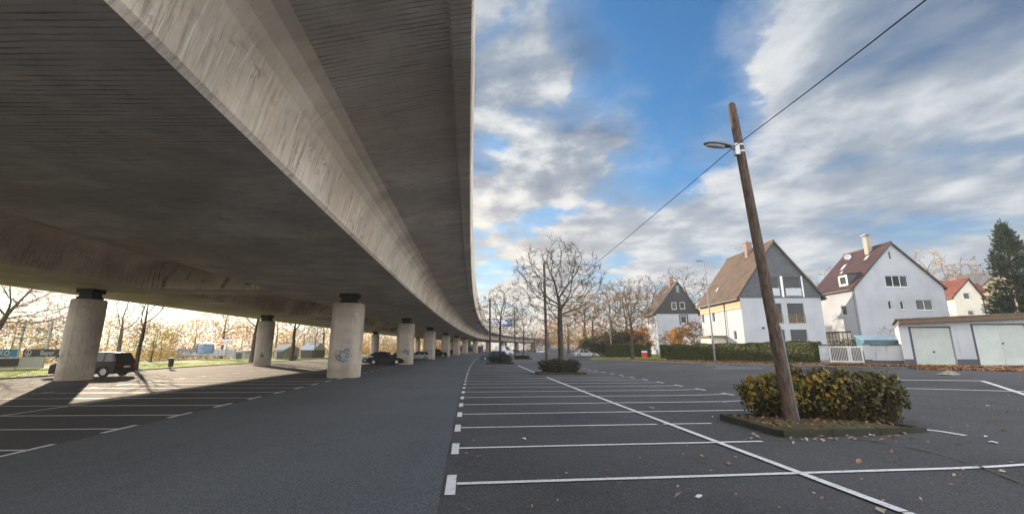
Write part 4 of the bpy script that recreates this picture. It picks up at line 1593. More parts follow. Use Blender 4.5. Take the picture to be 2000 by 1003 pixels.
# woods at the far end of the lot and behind the houses
GW = 'trees along the far side of the car park'
WOOD = [(1045, 687, 15, 'leaf_rust', 'brown tree at the far end where the viaduct disappears'), (1072, 687.5, 17, 'leaf_orange', 'orange tree just left of the largest bare tree'),
        (1110, 690, 17, 'leaf_rust', 'tall rusty tree just right of the largest bare trunk'), (1142, 691, 19, 'leaf_olive', 'tall olive tree above the silver car'),
        (1160, 692, 16, 'leaf_orange', 'orange tree behind the round-headed young tree'), (1198, 691, 19, 'leaf_rust', 'tall brown tree between the young tree and the verge tree'),
        (1226, 692, 16, 'leaf_olive', 'olive tree behind the bare tree on the verge'),
        (1092, 686, 18, 'leaf_gold', 'far golden tree in the gap behind the largest bare trunk')]
for i, (px, py, h, lf, lb) in enumerate(WOOD):
    (K_tall if i % 2 == 0 else K_fork).plant(lb, gp(px, py), h * .80, i * 1.3, lf, 1500, .19, GW, 1.3, 'autumn_tree')
BEH = [(1275, 96, 17, 'leaf_rust', 'brown tree crown left behind the black-gabled house'), (1348, 110, 21, 'leaf_rust', 'wide brown crown between the black gable and the brown roof'),
       (1618, 88, 17, 'leaf_gold', 'golden tree between the slate-gabled house and the red-roofed white house'), (1632, 78, 12, 'leaf_orange', 'orange shrub-like tree low between the two nearest houses'),
       (1840, 105, 24, 'leaf_gold', 'broad tan crown behind the red-roofed white house'), (1906, 112, 24, 'leaf_rust', 'brown crown left of the dark conifer')]
for i, (px, zc, h, lf, lb) in enumerate(BEH):
    d = ray(px, 680)
    x, y = d.x * zc, zc
    K_tall.plant(lb, (x, y, .8), h, i * 2.1, lf, 2000, .17, 'tree crowns behind the houses', 1.35, 'autumn_tree')


# bushes and hedges along the street
def hedge(name, label, p0, p1, w, h, n, size, m, seed, topvar=.13):
    L = (Vector(p1) - Vector(p0)).length
    rz = math.atan2(p1[1] - p0[1], p1[0] - p0[0])
    z0, z1 = zt(p0[0]), zt(p1[0])
    t = thing(name, label, 'hedge', ((p0[0] + p1[0]) / 2, (p0[1] + p1[1]) / 2, 0), rz)
    r = random.Random(seed)
    b = MB()
    for _ in range(n):
        x = r.uniform(-.5, .5) * L
        zz = z0 + (z1 - z0) * (x / L + .5)
        H_ = h * (1 + topvar * noise.noise(Vector((x * .5, seed, 0))))
        bulge = 1 + .12 * noise.noise(Vector((x * .8, seed, 3)))
        f = r.random()
        if f < .34:
            y, z, nn = r.uniform(-.5, .5) * w * bulge, H_ - abs(r.gauss(0, .05)), Vector((0, 0, 1))
        elif f < .82:
            y, z, nn = -.5 * w * bulge + abs(r.gauss(0, .07)), r.uniform(.02, 1) * H_, Vector((0, -1, .2))
        else:
            y, z, nn = .5 * w * bulge - abs(r.gauss(0, .07)), r.uniform(.02, 1) * H_, Vector((0, 1, .2))
        y += .05 * noise.noise(Vector((x * 2.2, z * 2.2, seed)))
        leaf(b, Vector((x, y, zz + z)), size, r, 0, nn)
    for sx in (-1, 1):
        for _ in range(int(n * w / L * .5)):
            leaf(b, Vector((sx * (L / 2 - abs(r.gauss(0, .05))), r.uniform(-.5, .5) * w, (z0 if sx < 0 else z1) + r.uniform(.02, 1) * h)), size, r, 0, Vector((sx, 0, .2)))
    b.build('foliage', m, t, fix=False)
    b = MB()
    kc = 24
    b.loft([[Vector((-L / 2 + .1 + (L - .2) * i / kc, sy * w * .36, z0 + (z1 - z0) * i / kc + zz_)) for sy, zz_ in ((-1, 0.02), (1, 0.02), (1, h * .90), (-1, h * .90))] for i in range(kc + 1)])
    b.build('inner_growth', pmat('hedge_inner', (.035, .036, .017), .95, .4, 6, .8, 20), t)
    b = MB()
    k = int(L / .28)
    for i in range(k):
        x = -L / 2 + L * (i + .5) / k
        zz = z0 + (z1 - z0) * (x / L + .5)
        for _ in range(3):
            p = Vector((x + r.gauss(0, .06), r.uniform(-.3, .3) * w, zz - .1))
            q = p + Vector((r.gauss(0, .15), r.gauss(0, .12), h * .9))
            b.tube([p, p.lerp(q, .5) + Vector((r.gauss(0, .05), r.gauss(0, .05), 0)), q], [.022, .014, .006], 4, cap=False)
    b.build('stems', M['bare'], t, fix=False)
    return t


h0, h1 = gp(1296, 700), gp(1601, 710)
hedge('clipped_hedge', 'long clipped green hedge in front of the slate-gabled house', h0, h1, .85, 1.62, 30000, .095, M['leaf_hedge'], 3)
h2, h3 = gp(1186, 696.4), gp(1268, 697.6)
hedge('clipped_hedge', 'dull green hedge behind the verge and the bare brown-leaved tree', h2, h3, .8, 2.0, 9000, .13, M['leaf_hedge'], 5)
d0, d1 = gp(1100, 688.5), gp(1188, 692)
make_bush('evergreen_bush', 'dark evergreen mass behind the hedge left of the verge tree', 'shrub', gp(1212, 694) + Vector((2.0, 6, 0)), .1, 9, 3.0, 4.4, 5200, .3, M['leaf_dark'], 61, None, 0, 30)
make_bush('evergreen_bush', 'dark green bush beyond the roof of the silver car', 'shrub', gp(1172, 692.5), .1, 8, 3.0, 3.6, 4200, .3, M['leaf_hedge'], 62, None, 0, 30)
# garden trees in front of the houses
for px, Y, h, lf, nl, lb in ((1310, 72, 3.9, 'leaf_rust', 900, 'low spreading brown tree before the white wall of the black-gabled house'), (1331, 71, 4.2, 'leaf_gold', 3400, 'bright yellow small tree before the white wall of the black-gabled house'),
                             (1354, 66, 5.0, 'leaf_rust', 1500, 'reddish brown bushy tree at the left wall of the slate-gabled house')):
    d = ray(px, 665)
    p = Vector((d.x * Y / d.y, Y, .8))
    K_shrub.plant(lb, p, h, Y, lf, nl, .17, None, 1.15, 'garden_tree')
d = ray(1248, 690)
K_shrub.plant('yellow-orange shrub at the foot of the black-gabled house, left corner', (d.x * 82 / d.y, 82, .8), 4.6, 2, 'leaf_orange', 2600, .24, None, 1.2, 'garden_tree')


# the conifer beside the garages
def conifer(label, loc, H, Rb, seed):
    t = thing('conifer', label, 'tree', loc)
    r = random.Random(seed)
    b = MB()
    b.tube([(0, 0, -.1), (0.05, 0, H * .5), (0, .05, H * .97)], [.3, .17, .02], 8)
    b.build('trunk', M['bark'], t, smooth=True)
    b = MB()
    for k in range(430):
        u = r.random() ** .8
        z = H * (.06 + .92 * u)
        rr = Rb * (1 - u) ** .72 * r.uniform(.7, 1.16) + .12
        a = r.uniform(0, 6.283)
        p0 = Vector((0, 0, z - .1))
        tip = Vector((math.cos(a) * rr, math.sin(a) * rr, z + r.uniform(-.1, .65) + rr * .12))
        for j in range(26):
            f = .25 + .75 * (j / 25)
            p = p0.lerp(tip, f) + Vector((r.gauss(0, .13), r.gauss(0, .13), r.gauss(-.06, .14)))
            d = (tip - p0).normalized() + Vector((r.gauss(0, .45), r.gauss(0, .45), r.gauss(.35, .4)))
            d.normalize()
            s = d.orthogonal().normalized()
            s.rotate(Quaternion(d, r.uniform(0, 6.28)))
            L = r.uniform(.28, .62) * (1.15 - .5 * u)
            w = L * .17
            b.add((p - s * w * .3, p + d * L * .5 - s * w, p + d * L, p + d * L * .5 + s * w), ((0, 1, 2, 3),))
    b.build('crown', M['leaf_conifer'], t, fix=False)
    return t


d = ray(2004, 640)
conifer('tall dark conifer rising behind the garages at the right edge', (d.x * 46 / d.y, 46, .8), 14.6, 3.0, 5)
# ------------------------------------------------------------------ vehicles
def wheel(t, x, y, r, w, sgn, rim_m):
    b = MB()
    n = 20
    prof = [(r * .62, -w / 2), (r * .93, -w / 2), (r, -w * .32), (r, w * .32), (r * .93, w / 2), (r * .62, w / 2)]
    rings = [[Vector((rr * math.cos(2 * math.pi * k / n), yy, rr * math.sin(2 * math.pi * k / n))) for rr, yy in prof] for k in range(n)]
    vs = [p for q in rings for p in q]
    m_ = len(prof)
    fs = [(i * m_ + k, ((i + 1) % n) * m_ + k, ((i + 1) % n) * m_ + (k + 1) % m_, i * m_ + (k + 1) % m_) for i in range(n) for k in range(m_)]
    b.add([v + Vector((x, y, r)) for v in vs], fs)
    o = b.build('wheel', M['rubber'], t, smooth=True)
    b = MB()
    yo = y + sgn * w * .40
    b.tube([(x, yo - sgn * .05, r), (x, yo - sgn * .01, r)], r * .63, n)
    for k in range(5):
        a = 2 * math.pi * k / 5 + .3
        b.bar((x, yo + sgn * .004, r), (x + math.cos(a) * r * .6, yo + sgn * .004, r + math.sin(a) * r * .6), r * .17, .03, up=(0, 1, 0))
    b.tube([(x, yo - .01, r), (x, yo + sgn * .025, r)], r * .16, 10)
    rr = [(r * .66, .0), (r * .66, .02), (r * .56, .02), (r * .56, .0)]
    b.build('rim', rim_m, o)
    return o


def car(name, label, cat, loc, rz, col, L=4.4, Wd=1.76, Hh=1.43, kind='saloon', group=None, rim=None, band=True):
    t = thing(name, label, cat, loc, rz, group)
    rad = .31 if kind not in ('suv', 'van') else .35
    xr, xf = -L / 2 + (.78 if kind != 'van' else .95), L / 2 - (.86 if kind != 'van' else .95)
    zb = .20 if kind not in ('suv', 'van') else .26
    belt = Hh * (.615 if kind != 'van' else .52)
    bl = {'saloon': [(-L / 2, .42), (-L / 2 + .02, belt - .10), (-L / 2 + .12, belt - .02), (-L / 2 + .75, belt + .02), (L * .16, belt - .02), (L / 2 - .55, belt - .12), (L / 2 - .12, belt - .24), (L / 2, belt - .38), (L / 2 + .01, .40)],
          'hatch': [(-L / 2 + .02, .42), (-L / 2, belt - .22), (-L / 2 + .06, belt), (L * .2, belt), (L / 2 - .4, belt - .14), (L / 2 - .08, belt - .27), (L / 2, .40)],
          'suv': [(-L / 2 + .04, .45), (-L / 2, belt - .28), (-L / 2 + .05, belt + .02), (L * .19, belt), (L / 2 - .35, belt - .10), (L / 2 - .06, belt - .22), (L / 2, .45)],
          'van': [(-L / 2, .45), (-L / 2, belt), (L * .28, belt), (L / 2 - .42, belt - .12), (L / 2 - .05, belt - .45), (L / 2, .5)]}
    bl['estate'] = bl['hatch']
    top = bl[kind]
    poly = list(top) + [(L / 2 - .08, zb)]
    for cx in (xf, xr):
        R_ = rad * 1.17
        for k in range(0, 11):
            a = math.pi * k / 10
            zz = rad + R_ * math.sin(a)
            poly.append((cx + R_ * math.cos(a), max(zb, zz) if 0 < k < 10 else zb))
    poly.append((-L / 2 + .08, zb))
    zc = sum(p[1] for p in poly) / len(poly)

    def ring(y, k, kx):
        return [Vector((x * kx, y, zc + (z - zc) * k)) for x, z in poly]
    w2 = Wd / 2
    b = MB()
    b.loft([ring(-w2, .93, .985), ring(-w2 + .05, .985, .995), ring(-w2 + .22, 1, 1), ring(w2 - .22, 1, 1), ring(w2 - .05, .985, .995), ring(w2, .93, .985)])
    body = b.build('body', col, t, smooth=True)
    gh = {'saloon': [(-L / 2 + .55, -L / 2 + 1.18), (L * .19, L * .19 - .80)], 'hatch': [(-L / 2 + .08, -L / 2 + .50), (L * .24, L * .24 - .92)],
          'estate': [(-L / 2 + .08, -L / 2 + .45), (L * .22, L * .22 - .82)], 'suv': [(-L / 2 + .06, -L / 2 + .42), (L * .23, L * .23 - .80)], 'van': [(-L / 2 + .02, -L / 2 + .06), (L * .36, L * .36 - .78)]}[kind]
    (rb, rt), (fb, ft) = gh
    zb_, zt_ = belt - .03, Hh
    wb, wt = w2 - .05, w2 - (.22 if kind != 'van' else .10)
    zr = zt_ - .07

    def pt(u, v, s, push=0.0):
        """point on the greenhouse: u 0..1 rear to front at height v 0..1, s side"""
        xa, xb = rb + (rt - rb) * v, fb + (ft - fb) * v
        return Vector((xa + (xb - xa) * u, s * (wb + (wt - wb) * v + push), zb_ + (zr - zb_) * v))
    b = MB()
    b.loft([[pt(0, v, -1), pt(1, v, -1), pt(1, v, 1), pt(0, v, 1)] for v in (0, 1)], 0)
    b.build('windows', M['glass'] if kind != 'van' else M['glass'], t)
    b = MB()
    n = 9
    rings = []
    for i in range(n):
        u = i / (n - 1)
        x = rt - .02 + (ft + .04 - rt) * u
        cr = math.sin(math.pi * min(max(u, .06), .94)) ** .5
        rings.append([Vector((x, -wt - .008, zr - .006)), Vector((x, -wt + .05, zr + .05 * cr)), Vector((x, -wt * .4, zr + .075 * cr)), Vector((x, wt * .4, zr + .075 * cr)), Vector((x, wt - .05, zr + .05 * cr)), Vector((x, wt + .008, zr - .006))])
    b.loft(rings)
    b.build('roof', col, t, smooth=True)
    b = MB()
    us = {'saloon': (0.02, .42, .98), 'hatch': (0.03, .30, .62, .985), 'estate': (.02, .30, .60, .985), 'suv': (.03, .28, .60, .985), 'van': (.985, .70)}[kind]
    for s in (-1, 1):
        for i, u in enumerate(us):
            wd = .10 if i == 0 else .055
            if kind in ('suv', 'hatch') and i == 0:
                wd = .17
            b.bar(pt(u, -.02, s, .004), pt(u, 1.0, s, .004), wd, .03, up=(0, 1, 0))
            b.build('pillar', col, t)
            b = MB()
    if kind == 'van':
        for s in (-1, 1):
            b = MB()
            b.loft([[pt(0, v, s, .006), pt(.70, v, s, .006), pt(.70, v, s, -.03), pt(0, v, s, -.03)] for v in (-.02, 1.0)])
            b.build('side_panel', col, t)
        b = MB()
        b.b2((rb - .02, -wt - .05, zb_), (rb + .03, wt + .05, zr))
    if kind == 'van':
        b.build('rear_door', col, t)
    if kind in ('suv', 'hatch', 'estate'):
        for s in (-1, 1):
            b = MB()
            b.bar(pt(0, -.02, s * .86, .0) + Vector((-.012, 0, 0)), pt(0, 1.0, s * .86) + Vector((-.012, 0, 0)), .20, .03, up=(1, 0, 0))
            b.build('rear_pillar', col, t)
        b = MB()
        b.bar(pt(0, .93, -.8) + Vector((-.02, 0, 0)), pt(0, .93, .8) + Vector((-.02, 0, 0)), .12, .09, up=(0, 0, 1))
        b.build('spoiler', col, t)
    rm = rim or M['galv']
    for x in (xr, xf):
        for s in (-1, 1):
            wheel(t, x, s * (w2 - .11), rad, .20, s, rm)
    hz_ = belt - .33 if kind not in ('van', 'suv') else belt - .34
    for s in (-1, 1):
        b = MB()
        b.loft([[Vector((L / 2 - .20, s * (w2 - .02), hz_ + dz)), Vector((L / 2 + .012, s * (w2 - .22), hz_ + dz)), Vector((L / 2 + .012, s * (w2 - .52), hz_ + dz)), Vector((L / 2 - .20, s * (w2 - .52), hz_ + dz))] for dz in (-.07, .07)])
        b.build('headlight', M['lens'], t)
        b = MB()
        th = .10 if kind in ('saloon',) else .18
        b.loft([[Vector((-L / 2 - .012, s * (w2 - .10), belt - .24 + dz)), Vector((-L / 2 - .012, s * (w2 - .40), belt - .24 + dz)), Vector((-L / 2 + .26, s * (w2 - .40), belt - .22 + dz)), Vector((-L / 2 + .26, s * (w2 + .002), belt - .22 + dz))] for dz in (-th / 2, th / 2)])
        b.build('taillight', TAIL, t)
        b = MB()
        mx = fb - .38
        b.box((mx, s * (w2 + .07), belt + .08), (.12, .16, .12))
        b.build('mirror', col, t)
    b = MB()
    b.b2((L / 2 - .05, -w2 + .12, .22), (L / 2 + .045, w2 - .12, .42))
    b.build('bumper', M['darkmetal'] if kind in ('van',) else col, t)
    b = MB()
    b.b2((-L / 2 - .045, -w2 + .12, .26), (-L / 2 + .05, w2 - .12, .46))
    b.build('bumper', M['darkmetal'] if kind in ('van',) else col, t)
    b = MB()
    b.b2((-L / 2 - .056, -.26, belt - .40), (-L / 2 - .03, .26, belt - .29))
    b.build('number_plate', M['framewhite'], t)
    b = MB()
    b.b2((L / 2 + .046, -.26, .30), (L / 2 + .058, .26, .41))
    b.build('number_plate', M['framewhite'], t)
    b = MB()
    b.b2((-L / 2 + .3, -w2 + .12, zb - .05), (L / 2 - .3, w2 - .12, zb + .2))
    b.build('underbody', M['rubber'], t)
    if kind in ('saloon', 'hatch', 'suv', 'estate'):
        b = MB()
        for s in (-1, 1):
            for u in ((.30, .62) if kind != 'saloon' else (.43,)):
                x = pt(u, 0, s).x
                b.bar((x - .02, s * (w2 - .001), zb + .18), (x, s * (w2 - .004), belt - .08), .012, .012)
                b.b2((x + .10, s * (w2 - .012), belt - .17), (x + .27, s * (w2 + .014), belt - .135))
        b.build('door_handles', M['darkmetal'], t)
    return t


TAIL = pmat('tail_lamp', (.32, .018, .015), .2, .1, 5)
PT = lambda nm, c, mt=.3: paint(nm, c, .34, mt)
silver = PT('silver_paint', (.46, .47, .50), .6)
black = PT('black_paint', (.012, .012, .014), .1)
dgrey = paint('dark_grey_paint', (.016, .015, .016), .6, 0)
whitep = PT('white_paint', (.72, .73, .74), 0)
blue = PT('slate_blue_paint', (.06, .09, .17), .4)
purple = PT('violet_bus_paint', (.10, .05, .16), .1)
palesilver = PT('pale_silver_paint', (.55, .56, .58), .5)
p = gp(193, 737)
car('parked_car', 'dark grey estate-like SUV parked behind the pier at the far left', 'car', (-29.0, 30.75, .01), math.pi + HD - .02, dgrey, 4.25, 1.80, 1.66, 'suv', 'parked cars')
p = gp(751, 711.5)
car('parked_car', 'black saloon parked with its nose at the third-nearest lane pier', 'car', (p.x, p.y + .9, .01), HD - .02, black, 4.35, 1.70, 1.42, 'saloon', 'parked cars', M['lens'])
p = gp(735, 708)
car('parked_car', 'pale silver hatchback half hidden behind the black saloon', 'car', (p.x - .6, p.y + 1.6, .01), math.pi + HD, palesilver, 4.3, 1.74, 1.5, 'hatch', 'parked cars')
p = gp(771, 704)
car('parked_car', 'dark car roof showing behind the bonnet of the black saloon', 'car', (p.x + .1, p.y + 2.2, .01), math.pi + HD, dgrey, 4.3, 1.72, 1.5, 'hatch', 'parked cars')
p = gp(813, 702.6)
car('parked_car', 'silver estate car parked between the third and fourth lane piers', 'car', (p.x, p.y + .9, .01), math.pi + HD, silver, 4.4, 1.72, 1.45, 'estate', 'parked cars')
p = gp(853, 697)
car('parked_car', 'dark boxy van just right of the pier with pale bands', 'car', (p.x, p.y + 1.6, .01), HD, black, 4.2, 1.75, 1.85, 'suv', 'parked cars')
p = gp(883, 691.8)
car('parked_car', 'small black car farthest along under the viaduct', 'car', (p.x, p.y + .9, .01), HD, black, 4.2, 1.72, 1.45, 'hatch', 'parked cars')
p = gp(963, 703.5)
car('parked_car', 'dark blue estate car parked behind the dark clipped bush', 'car', (p.x, p.y + .9, .01), math.pi + HD, blue, 4.5, 1.78, 1.52, 'estate', 'parked cars')
p = gp(985, 692.5)
car('white_van', 'white panel van behind the dark blue estate car', 'van', (p.x, p.y + 1, .01), HD, whitep, 5.5, 2.0, 2.65, 'van')
p = gp(1146, 697.0)
car('parked_car', 'silver notchback saloon on its own at the side street', 'car', (p.x, p.y + .85, zt(p.x) + .01), .03, silver, 4.5, 1.72, 1.38, 'saloon', 'parked cars')
p = gp(990, 686.5)
for px, py, m_, lb, kd in ((1010, 688.5, black, 'tiny dark car far down the lot, left of the white one', 'hatch'), (1058, 687.2, whitep, 'tiny white car at the far end, right of the smallest tree', 'hatch'),
                       (1078, 687.4, blue, 'tiny dark teal van at the far end beside the tiny white car', 'suv')):
    p = gp(px, py)
    car('parked_car', lb, 'car', (p.x, p.y + .9, .01), HD, m_, 4.4, 1.75, 1.5 if kd == 'hatch' else 1.9, kd, 'parked cars')
# violet coach far under the viaduct
p = gp(920, 688.2)
t = thing('coach', 'long violet coach far along under the viaduct', 'bus', (p.x, p.y + 1.3, .01), HD - .1)
L_, W_, H_ = 11.0, 2.5, 3.1
b = MB()
sec = [(-1.25, .35), (1.25, .35), (1.25, 2.7), (1.12, 3.0), (.8, 3.1), (-.8, 3.1), (-1.12, 3.0), (-1.25, 2.7)]
b.loft([[Vector((x, y * k, .35 + (z - .35) * kz)) for y, z in sec] for x, k, kz in ((-5.5, .96, .97), (-5.35, 1, 1), (5.3, 1, 1), (5.5, .95, .96))])
b.build('body', purple, t, smooth=True)
b = MB()
for s in (-1, 1):
    b.b2((-5.1, s * 1.235, 1.55), (4.9, s * 1.262, 2.45))
b.b2((5.42, -1.05, 1.2), (5.53, 1.05, 2.6))
b.build('windows', M['glass'], t)
b = MB()
for s in (-1, 1):
    b.b2((-5.2, s * 1.24, 2.5), (5.2, s * 1.256, 2.62))
b.build('stripe', M['framewhite'], t)
for x in (-3.2, 3.6):
    for s in (-1, 1):
        wheel(t, x, s * 1.13, .48, .28, s, M['galv'])
# ------------------------------------------------------------------ houses
def wall_sheet(b, outline, holes, place, m=0, depth=0.16, mreveal=None):
    """flat wall with real openings; place(u, v, d) turns wall coordinates into a point, d = depth behind the face"""
    vs, edges = [], []
    for poly in [outline] + holes:
        k = len(vs)
        vs += [Vector(p) for p in poly]
        edges += [(k + i, k + (i + 1) % len(poly)) for i in range(len(poly))]
    cv, ce, cf, _, _, _ = geometry.delaunay_2d_cdt(vs, edges, [], 1, 1e-5)
    tris = []
    for f in cf:
        c = sum((cv[i] for i in f), Vector((0, 0))) / len(f)
        if any(inside(c, h) for h in holes) or not inside(c, outline):
            continue
        tris.append(tuple(f))
    b.add([place(p.x, p.y, 0) for p in cv], tris, m)
    for h in holes:
        n = len(h)
        b.add([place(u, v, 0) for u, v in h] + [place(u, v, depth + .06) for u, v in h], [(i, (i + 1) % n, n + (i + 1) % n, n + i) for i in range(n)], m if mreveal is None else mreveal)


def inside(p, poly):
    c = False
    n = len(poly)
    for i in range(n):
        x0, y0 = poly[i]
        x1, y1 = poly[(i + 1) % n]
        if (y0 > p[1]) != (y1 > p[1]) and p[0] < (x1 - x0) * (p[1] - y0) / (y1 - y0) + x0:
            c = not c
    return c


def window(parent, place, u0, v0, u1, v1, panes=2, m=None, depth=.14, blind=0.0, sill=True, transom=0.0, fw=.055):
    """window part: frame mesh with a glass child (and a blind child), set back in its opening"""
    m = m or M['framewhite']

    def slab(b, a0, c0, a1, c1, d0, d1):
        q = [place(a, c, d) for d in (d0, d1) for a, c in ((a0, c0), (a1, c0), (a1, c1), (a0, c1))]
        b.add(q, ((0, 1, 2, 3), (7, 6, 5, 4), (0, 4, 5, 1), (1, 5, 6, 2), (2, 6, 7, 3), (3, 7, 4, 0)))
    b = MB()
    d0, d1 = depth - .05, depth + .02
    slab(b, u0, v0, u0 + fw, v1, d0, d1)
    slab(b, u1 - fw, v0, u1, v1, d0, d1)
    slab(b, u0 + fw, v0, u1 - fw, v0 + fw, d0, d1)
    slab(b, u0 + fw, v1 - fw, u1 - fw, v1, d0, d1)
    for k in range(1, panes):
        x = u0 + (u1 - u0) * k / panes
        slab(b, x - fw * .6, v0 + fw, x + fw * .6, v1 - fw, d0 + .004, d1 - .004)
    if transom:
        z = v0 + (v1 - v0) * transom
        slab(b, u0 + fw, z - fw * .6, u1 - fw, z + fw * .6, d0 + .007, d1 - .007)
    if sill:
        slab(b, u0 - .06, v0 - .055, u1 + .06, v0 - .004, -.05, depth + .02)
    f = b.build('window', m, parent)
    b = MB()
    slab(b, u0 + .01, v0 + .01, u1 - .01, v1 - .01, depth - .012, depth + .012)
    b.build('pane', M['glass'], f)
    if blind:
        b = MB()
        slab(b, u0 + fw * .7, v1 - (v1 - v0) * blind, u1 - fw * .7, v1 - .012, depth - .075, depth - .056)
        b.build('blind', M['blind'], f)
    return f


class House:
    def __init__(self, name, label, x0, y0, W_, D, eave, ridge, zg, rx=None, rz=0.0):
        """front-left corner at x0,y0; wall faces -y; gable front; ridge at rx from the left"""
        self.t = thing(name, label, 'house', (x0, y0, zg), rz)
        self.W, self.D, self.e, self.r = W_, D, eave, ridge
        self.rx = rx or W_ / 2
        self.o = Vector((x0, y0, zg))
        self.front = lambda u, v, d: Vector((u, d, v))
        self.left = lambda u, v, d: Vector((d, u, v))

    def fpx(self, px, py):
        q = at(px, py, self.o.y) - self.o
        return q.x, q.z

    def fbox(self, px0, py0, px1, py1):
        """opening on the front from two opposite photo corners (top-left, bottom-right); kept upright"""
        (a, b_), (c, d) = self.fpx(px0, py0), self.fpx(px1, py1)
        return min(a, c), min(b_, d), max(a, c), max(b_, d)

    def lbox(self, px0, py0, px1, py1):
        p, q = atx(px0, py0, self.o.x) - self.o, atx(px1, py1, self.o.x) - self.o
        return min(p.y, q.y), min(p.z, q.z), max(p.y, q.y), max(p.z, q.z)

    def shell(self, m, holes_f=(), holes_l=(), zsplit=None, m_gable=None, proud=.03):
        W_, D, e, r_ = self.W, self.D, self.e, self.r
        rect = lambda h: [(h[0], h[1]), (h[2], h[1]), (h[2], h[3]), (h[0], h[3])]
        gable = [(W_, e), (self.rx, r_), (0, e)]
        b = MB()
        if zsplit is None:
            wall_sheet(b, [(0, -.3), (W_, -.3)] + gable, [rect(h) for h in holes_f], self.front)
        else:
            low = [h for h in holes_f if h[3] < zsplit + .05]
            wall_sheet(b, [(0, -.3), (W_, -.3), (W_, zsplit), (0, zsplit)], [rect(h) for h in low], self.front)
            b2 = MB()
            hi = [h for h in holes_f if h not in low]
            pl = lambda u, v, d: Vector((u, d - proud, v))
            out = [(-.03, zsplit - .06), (W_ + .03, zsplit - .06), (W_ + .03, e), (self.rx, r_), (-.03, e)]
            wall_sheet(b2, out, [rect(h) for h in hi], pl, 0, .2)
            b2.add([pl(-.03, zsplit - .06, 0), pl(W_ + .03, zsplit - .06, 0), pl(W_ + .03, zsplit - .06, .03), pl(-.03, zsplit - .06, .03)], ((0, 1, 2, 3),))
            self.gable = b2.build('gable_cladding', m_gable, self.t)
        wall_sheet(b, [(0, -.3), (D, -.3), (D, e), (0, e)], [rect(h) for h in holes_l], self.left)
        wall_sheet(b, [(0, -.3), (D, -.3), (D, e), (0, e)], [], lambda u, v, d: Vector((W_, u, v)))
        wall_sheet(b, [(0, -.3), (W_, -.3)] + gable, [], lambda u, v, d: Vector((u, D, v)))
        b.quad(*[Vector(p) for p in ((.2, .2, .1), (W_ - .2, .2, .1), (W_ - .2, D - .2, .1), (.2, D - .2, .1))])
        self.walls = b.build('wall', m, self.t, fix=False)

    def roof(self, m, over=.28, front=.22, th=.20, soffit=None, kick=0.0):
        W_, D, e, r_ = self.W, self.D, self.e, self.r
        b = MB()
        for s in (0, 1):
            xe = 0 if s == 0 else W_
            sl_ = (r_ - e) / abs(self.rx - xe)
            o = -over if s == 0 else over
            pe = Vector((xe + o, 0, e - abs(o) * sl_ * (1 - kick)))
            pr_ = Vector((self.rx, 0, r_ + .012 * s))
            mid = pe.lerp(pr_, .30)
            mid.z -= kick * .55
            n = Vector((-(r_ - e), 0, (self.rx - xe) if s == 0 else (xe - self.rx)))
            n = Vector((-(r_ - e), 0, abs(self.rx - xe))).normalized() if s == 0 else Vector(((r_ - e), 0, abs(self.rx - xe))).normalized()
            up = n * th
            rings = [[Vector((p.x, y, p.z)) + q for p, q in ((pe, Vector()), (mid, Vector()), (pr_, Vector()), (pr_, Vector((0, 0, th * 1.25))), (mid, up), (pe, up))] for y in (-front, D + front)]
            b.loft(rings)
        o = b.build('roof', m, self.t)
        b = MB()
        b.tube([(self.rx, -front - .02, r_ + th * 1.25), (self.rx, D + front + .02, r_ + th * 1.25)], .11, 8)
        b.build('ridge', m, o)
        for s in (0, 1):
            b = MB()
            xe = -over if s == 0 else W_ + over
            ze = e - over * (r_ - e) / self.rx * (1 - kick)
            b.tube([(xe + (-.07 if s == 0 else .07), -front, ze + .03), (xe + (-.07 if s == 0 else .07), D + front, ze + .03)], .075, 8)
            b.build('gutter', M['greymetal'], o)
        # barge boards along the verge
        b = MB()
        for s in (0, 1):
            xe = -over if s == 0 else W_ + over
            ze = e - over * (r_ - e) / self.rx * (1 - kick)
            b.bar((xe, -front - .02, ze + .08), (self.rx, -front - .02, r_ + .10), .035, .24, up=(0, 1, 0)) if False else b.loft([[Vector((xe, y, ze - .02)), Vector((self.rx, y, r_ - .02)), Vector((self.rx, y, r_ + .26)), Vector((xe, y, ze + .24))] for y in (-front - .045, -front - .006)])
        b.build('barge_board', M['darkmetal'], o)
        self.rf = o
        return o

    def slope_pt(self, u, y, side=0, lift=.0):
        """point on the left roof slope, u 0 at eave, 1 at ridge"""
        x = (0 if side == 0 else self.W)
        n = Vector((-(self.r - self.e), 0, self.rx)).normalized()
        return Vector((x + (self.rx - x) * u, y, self.e + (self.r - self.e) * u)) + n * (.20 + lift)

    def chimney(self, x, y, w, d, z0, z1, m, cap=True):
        b = MB()
        b.b2((x - w / 2, y - d / 2, z0), (x + w / 2, y + d / 2, z1))
        b.b2((x - w / 2 - .05, y - d / 2 - .05, z1 + .002), (x + w / 2 + .05, y + d / 2 + .05, z1 + .12))
        o = b.build('chimney', m, self.rf)
        b = MB()
        if cap:
            for sx in (-1, 1):
                for sy in (-1, 1):
                    b.b2((x + sx * w * .32 - .02, y + sy * d * .32 - .02, z1 + .12), (x + sx * w * .32 + .02, y + sy * d * .32 + .02, z1 + .36))
            b.b2((x - w / 2 - .12, y - d / 2 - .12, z1 + .362), (x + w / 2 + .12, y + d / 2 + .12, z1 + .42))
        else:
            b.tube([(x, y, z1 + .12), (x, y, z1 + .5)], .1, 8)
        b.build('chimney_cap', M['greymetal'], o)

